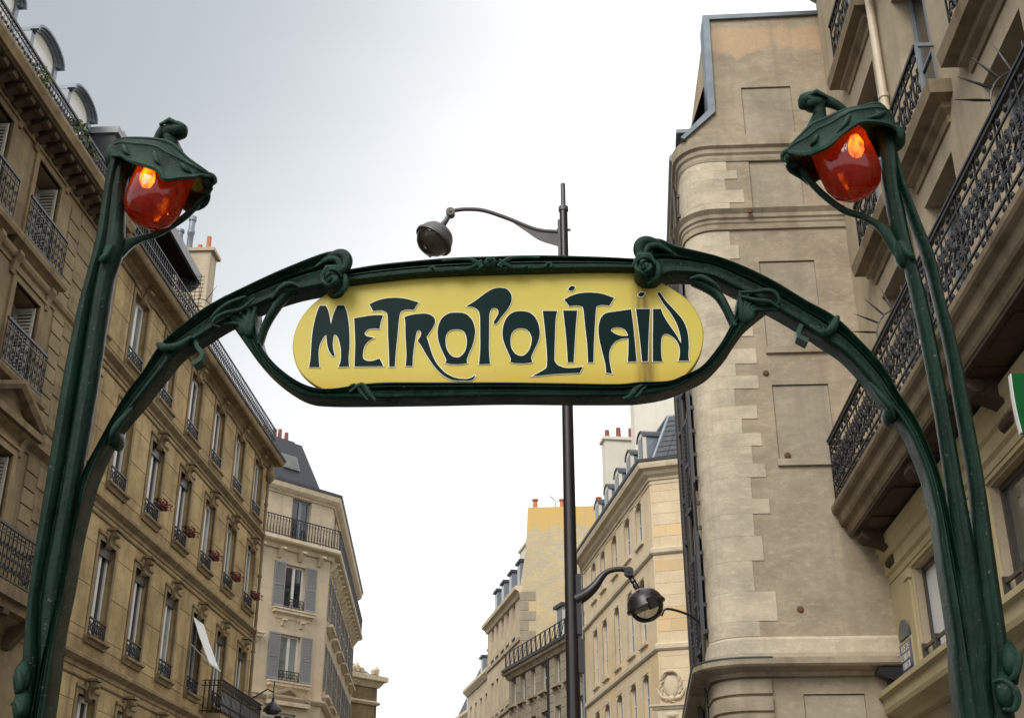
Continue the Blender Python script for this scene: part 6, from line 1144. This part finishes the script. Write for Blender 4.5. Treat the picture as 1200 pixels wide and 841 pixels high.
for k in range(12):
    z = 11.6 + .55 * k; xr = .75 if k % 2 else .35; o = block(R4, 'grey_stone', -.14, xr, -.03, .06, z + .02, z + .53, 'quoin_stone'); o.matrix_local = PWm @ Matrix.Translation(o.location) @ Matrix.Diagonal((*o.scale, 1))
b = MB(); b.loft([[(-10.6, .1, 18.55), (-10.6, 1.2, 20.9), (-10.6, 5, 21.3), (-10.6, 8, 18)], [(0, .1, 18.55), (0, 1.2, 20.9), (0, 5, 21.3), (0, 8, 18)]]); rf = b.build('roof', 'frame_b', R4)
def d4():
    b = MB(); b.box(-.5, .5, 0, 1.4, 0, 1.55); b.cm = 1; b.box(-.6, .6, -.12, 1.5, 1.55, 1.7); b.cm = 2; b.box(-.34, .34, -.03, .02, .15, 1.4); return b
for s_ in (2.0, 4.4, 6.8, 9.0): shared('dormer', 'dorm_4', ['frame_b', 'slate', 'glass_c'], d4, R4, (-s_, .25, 18.75))
ch = MB(); ch.box(-5.4, -.55, 1.0, 2.2, 18, 21.9); ch.box(-5.5, -.54, .9, 2.3, 21.9, 22.05); ch = ch.build('chimney', 'white_w', R4)
for x in (-4.0, -3.2): b = MB(); b.lathe([(.16, 22.0), (.13, 22.6)], (x, 1.6, 0), 8); b.build('chimney_pot', 'terra_d', ch)
for x, h_ in ((.75, .5), (2.3, .45), (4.4, .5)):
    b = MB(); v = PWm @ Vector((x, .3, 0)); b.lathe([(.16, 23.0), (.12, 23.0 + h_), (.2, 23.02 + h_), (.2, 23.1 + h_)], (v.x, v.y, 0), 8); b.build('chimney_pot', 'terra', R4)
b = MB(); v = PWm @ Vector((1.9, .3, 0)); b.tube([(v.x, v.y, 23), (v.x, v.y, 23.5), (v.x, v.y - .3, 23.75)], .03, 5); b.build('aerial', 'black', R4)
ch = MB(); ch.box(-10.2, -8.0, 2.2, 3.0, 18, 21.9); ch.box(-10.3, -7.9, 2.1, 3.1, 21.9, 22.0); ch = ch.build('chimney', 'stone_l2', R4)
for k in range(6): MB().lathe([(.12, 21.95), (.10, 22.35 + .12 * (k % 3))], (-9.95 + .36 * k, 2.6, 0), 8).build('chimney_pot', 'terra_d', ch)
MB().tube([(-7.2, 2.4, 21), (-7.2, 2.4, 23.2)], .025, 5).tube([(-7.55, 2.4, 22.9), (-6.85, 2.4, 22.9)], .015, 4).tube([(-7.45, 2.4, 22.6), (-6.95, 2.4, 22.6)], .015, 4).build('aerial', 'black', R4)
ch = MB(); ch.box(-2.6, -1.2, 3.2, 4.0, 16, 18.3); ch.box(-2.7, -1.1, 3.1, 4.1, 18.3, 18.4); ch = ch.build('chimney', 'grey_stone', R3)
for k in range(4): MB().lathe([(.12, 18.35), (.10, 18.7 + .1 * (k % 2))], (-2.4 + .33 * k, 3.6, 0), 8).build('chimney_pot', 'terra_d', ch)
# ---- two farther roofs
for nm, lb, px, Y, hh, dirx in (('far_house', 'far pale house with slate mansard and red chimney pots beyond the tall house', 575, 84, 17.2, .21), ('far_house', 'farthest grey roofed house at the vanishing end of the right side', 561, 93, 16.2, .26)):
    rr_ = Vector(((px - 600) / 1427 * (Y * .9085 + 6), Y, 0)); T_ = thing('far_house', lb, 'building', rr_, math.atan2(-1, dirx))
    wo_ = [(-c, -c + .8, z0, z0 + 1.7) for c in (2, 4, 6, 8) for z0 in (hh - 3.2, hh - 6.2)]
    b = wall_mb(-9, 0, 0, hh - .4, wo_, .25); b.q((0, 0, 0), (0, 9, 0), (0, 9, hh - .4), (0, 0, hh - .4)); b.build('wall', 'stone_l2', T_)
    for a, c, z0, z1 in wo_: window(T_, a, z0, c - a, z1 - z0, .15, 'frame_w', 'glass', 2, 0, .08)
    course(T_, 'trim_c', [(-9, 0), (0, 0), (0, 9)], [(-.02, hh - .6), (.1, hh - .6), (.4, hh - .3), (.4, hh - .1), (-.02, hh - .05)], 'cornice')
    b = MB(); b.loft([[(-9, .1, hh - .1), (-9, 1.4, hh + 2.6), (-9, 5, hh + 3), (-9, 9, hh - .4)], [(0, .1, hh - .1), (0, 1.4, hh + 2.6), (0, 5, hh + 3), (0, 9, hh - .4)]]); b.build('roof', 'slate', T_)
    for x in (-2, -5): shared('dormer', 'dorm_4', None, None, T_, (x, .3, hh))
    ch = MB(); ch.box(-2.2, -.2, 2.0, 2.9, hh, hh + 4.2); ch = ch.build('chimney', 'white_w', T_)
    for x in (-.6, -1.7): b = MB(); b.lathe([(.17, hh + 4.1), (.14, hh + 4.9)], (x, 2.4, 0), 8); b.build('chimney_pot', 'terra_d', ch)

# ================================================================== small things
def geranium(seed):
    random.seed(seed)
    box_ = MB(); box_.box(-.40, .40, -.10, .06, 0, .12)
    lf = MB(); fl = MB()
    for k in range(60):
        p = Vector((random.uniform(-.45, .45), random.uniform(-.18, .10), random.uniform(.14, .30))); a = random.uniform(0, 6.28); u = Vector((cos(a), sin(a), random.uniform(-.4, .6))) * .05; v = Vector((-sin(a), cos(a), random.uniform(-.3, .5))) * .04
        lf.q(p - u, p + v, p + u, p - v)
    for k in range(70):
        p = Vector((random.uniform(-.48, .48), random.uniform(-.30, .05), random.uniform(-.04, .32))); fl.ball(p, random.uniform(.03, .055), random.uniform(.03, .055), random.uniform(.025, .045), 6, 4)
    return box_, lf, fl
gb_, gl_, gf_ = geranium(1); gm_ = (gb_.mesh('planter', 'pipe_d'), gl_.mesh('leaves', 'leaf'), gf_.mesh('flowers', 'geran'))
names = ['red geranium box on the left building, nearest of the red row', 'second red geranium box from the near end of the red row', 'middle red geranium box of the row on the left building', 'fourth red geranium box from the near end of the red row', 'farthest red geranium box of the row, beside the pale corner building']
for i, bi in enumerate((2, 3, 4, 5, 6)):
    lx_ = bays[bi] + .5; p = Matrix.Rotation(STREET, 4, 'Z') @ Vector((lx_, -.22, 11.02)); p += Vector((-9.6, 21, 0))
    T_ = thing('flower_box', names[i], 'flower box', p, STREET, 'red geranium boxes on the window guards')
    for nm, me in zip(('planter', 'leaves', 'flowers'), gm_):
        put(nm, me, T_, scale=(.72, .72, .62))
def shrub(x, o_, z, r, n, label, seed, yl):
    random.seed(seed); p = Matrix.Rotation(STREET, 4, 'Z') @ Vector((x, o_, z)) + Vector((-9.6, 21, 0)); T_ = thing('potted_plant', label, 'plant', p, STREET, 'plants on the roof terrace')
    b = MB(); b.lathe([(r * .4, 0), (r * .5, .22)], n=8); b.build('pot', 'terra', T_)
    b = MB()
    for k in range(n):
        a = random.uniform(0, 6.28); e = random.uniform(-.3, 1.4); q_ = Vector((cos(a) * cos(e), sin(a) * cos(e), sin(e))) * r * random.uniform(.5, 1) + Vector((0, 0, .22 + r * .5)); u = Vector((random.uniform(-1, 1), random.uniform(-1, 1), random.uniform(-1, 1))).normalized() * .06; v = u.cross(Vector((random.uniform(-1, 1), 1, random.uniform(-1, 1)))).normalized() * .03
        b.cm = 1 if random.random() < yl else 0; b.q(q_ - u, q_ - v, q_ + u, q_ + v)
    b.build('foliage', ['leaf', 'leaf_y'], T_)
shrub(-1.35, -.1, 16.3, .42, 260, 'yellow green plant beside the nearest dormer of the roof terrace at top left', 2, .4)
shrub(.55, -.25, 16.3, .38, 220, 'dark leafy plant behind the terrace railing between the second and third dormers', 3, .15)
shrub(1.25, -.25, 16.3, .30, 160, 'small leafy plant with yellow blossom in front of the third dormer', 4, .3)
# wall lantern at the corner of the ochre building
p = Matrix.Rotation(STREET, 4, 'Z') @ Vector((18.9, -.9, 0)) + Vector((-9.6, 21, 0))
T_ = thing('wall_lantern', 'small black hanging lantern above the low balcony at the left street corner', 'lantern', p, STREET)
b = MB(); b.tube([(0, 0, 8.0), (0, 0, 8.55)], .02, 6); b.tube([(0, .98, 7.3), (0, .7, 8.0), (0, .2, 8.3), (0, 0, 8.2)], .025, 6); b.build('lantern_arm', 'black', T_)
b = MB(); b.lathe([(.04, 8.02), (.05, 7.9), (.14, 7.86), (.30, 7.66), (.30, 7.60), (.26, 7.60)], n=14); b.build('lantern_hood', 'black', T_, smooth=40)
b = MB(); b.lathe([(.24, 7.61), (.18, 7.52), (.0, 7.50)], n=12); b.build('lantern_bowl', 'bowl', T_, smooth=60)
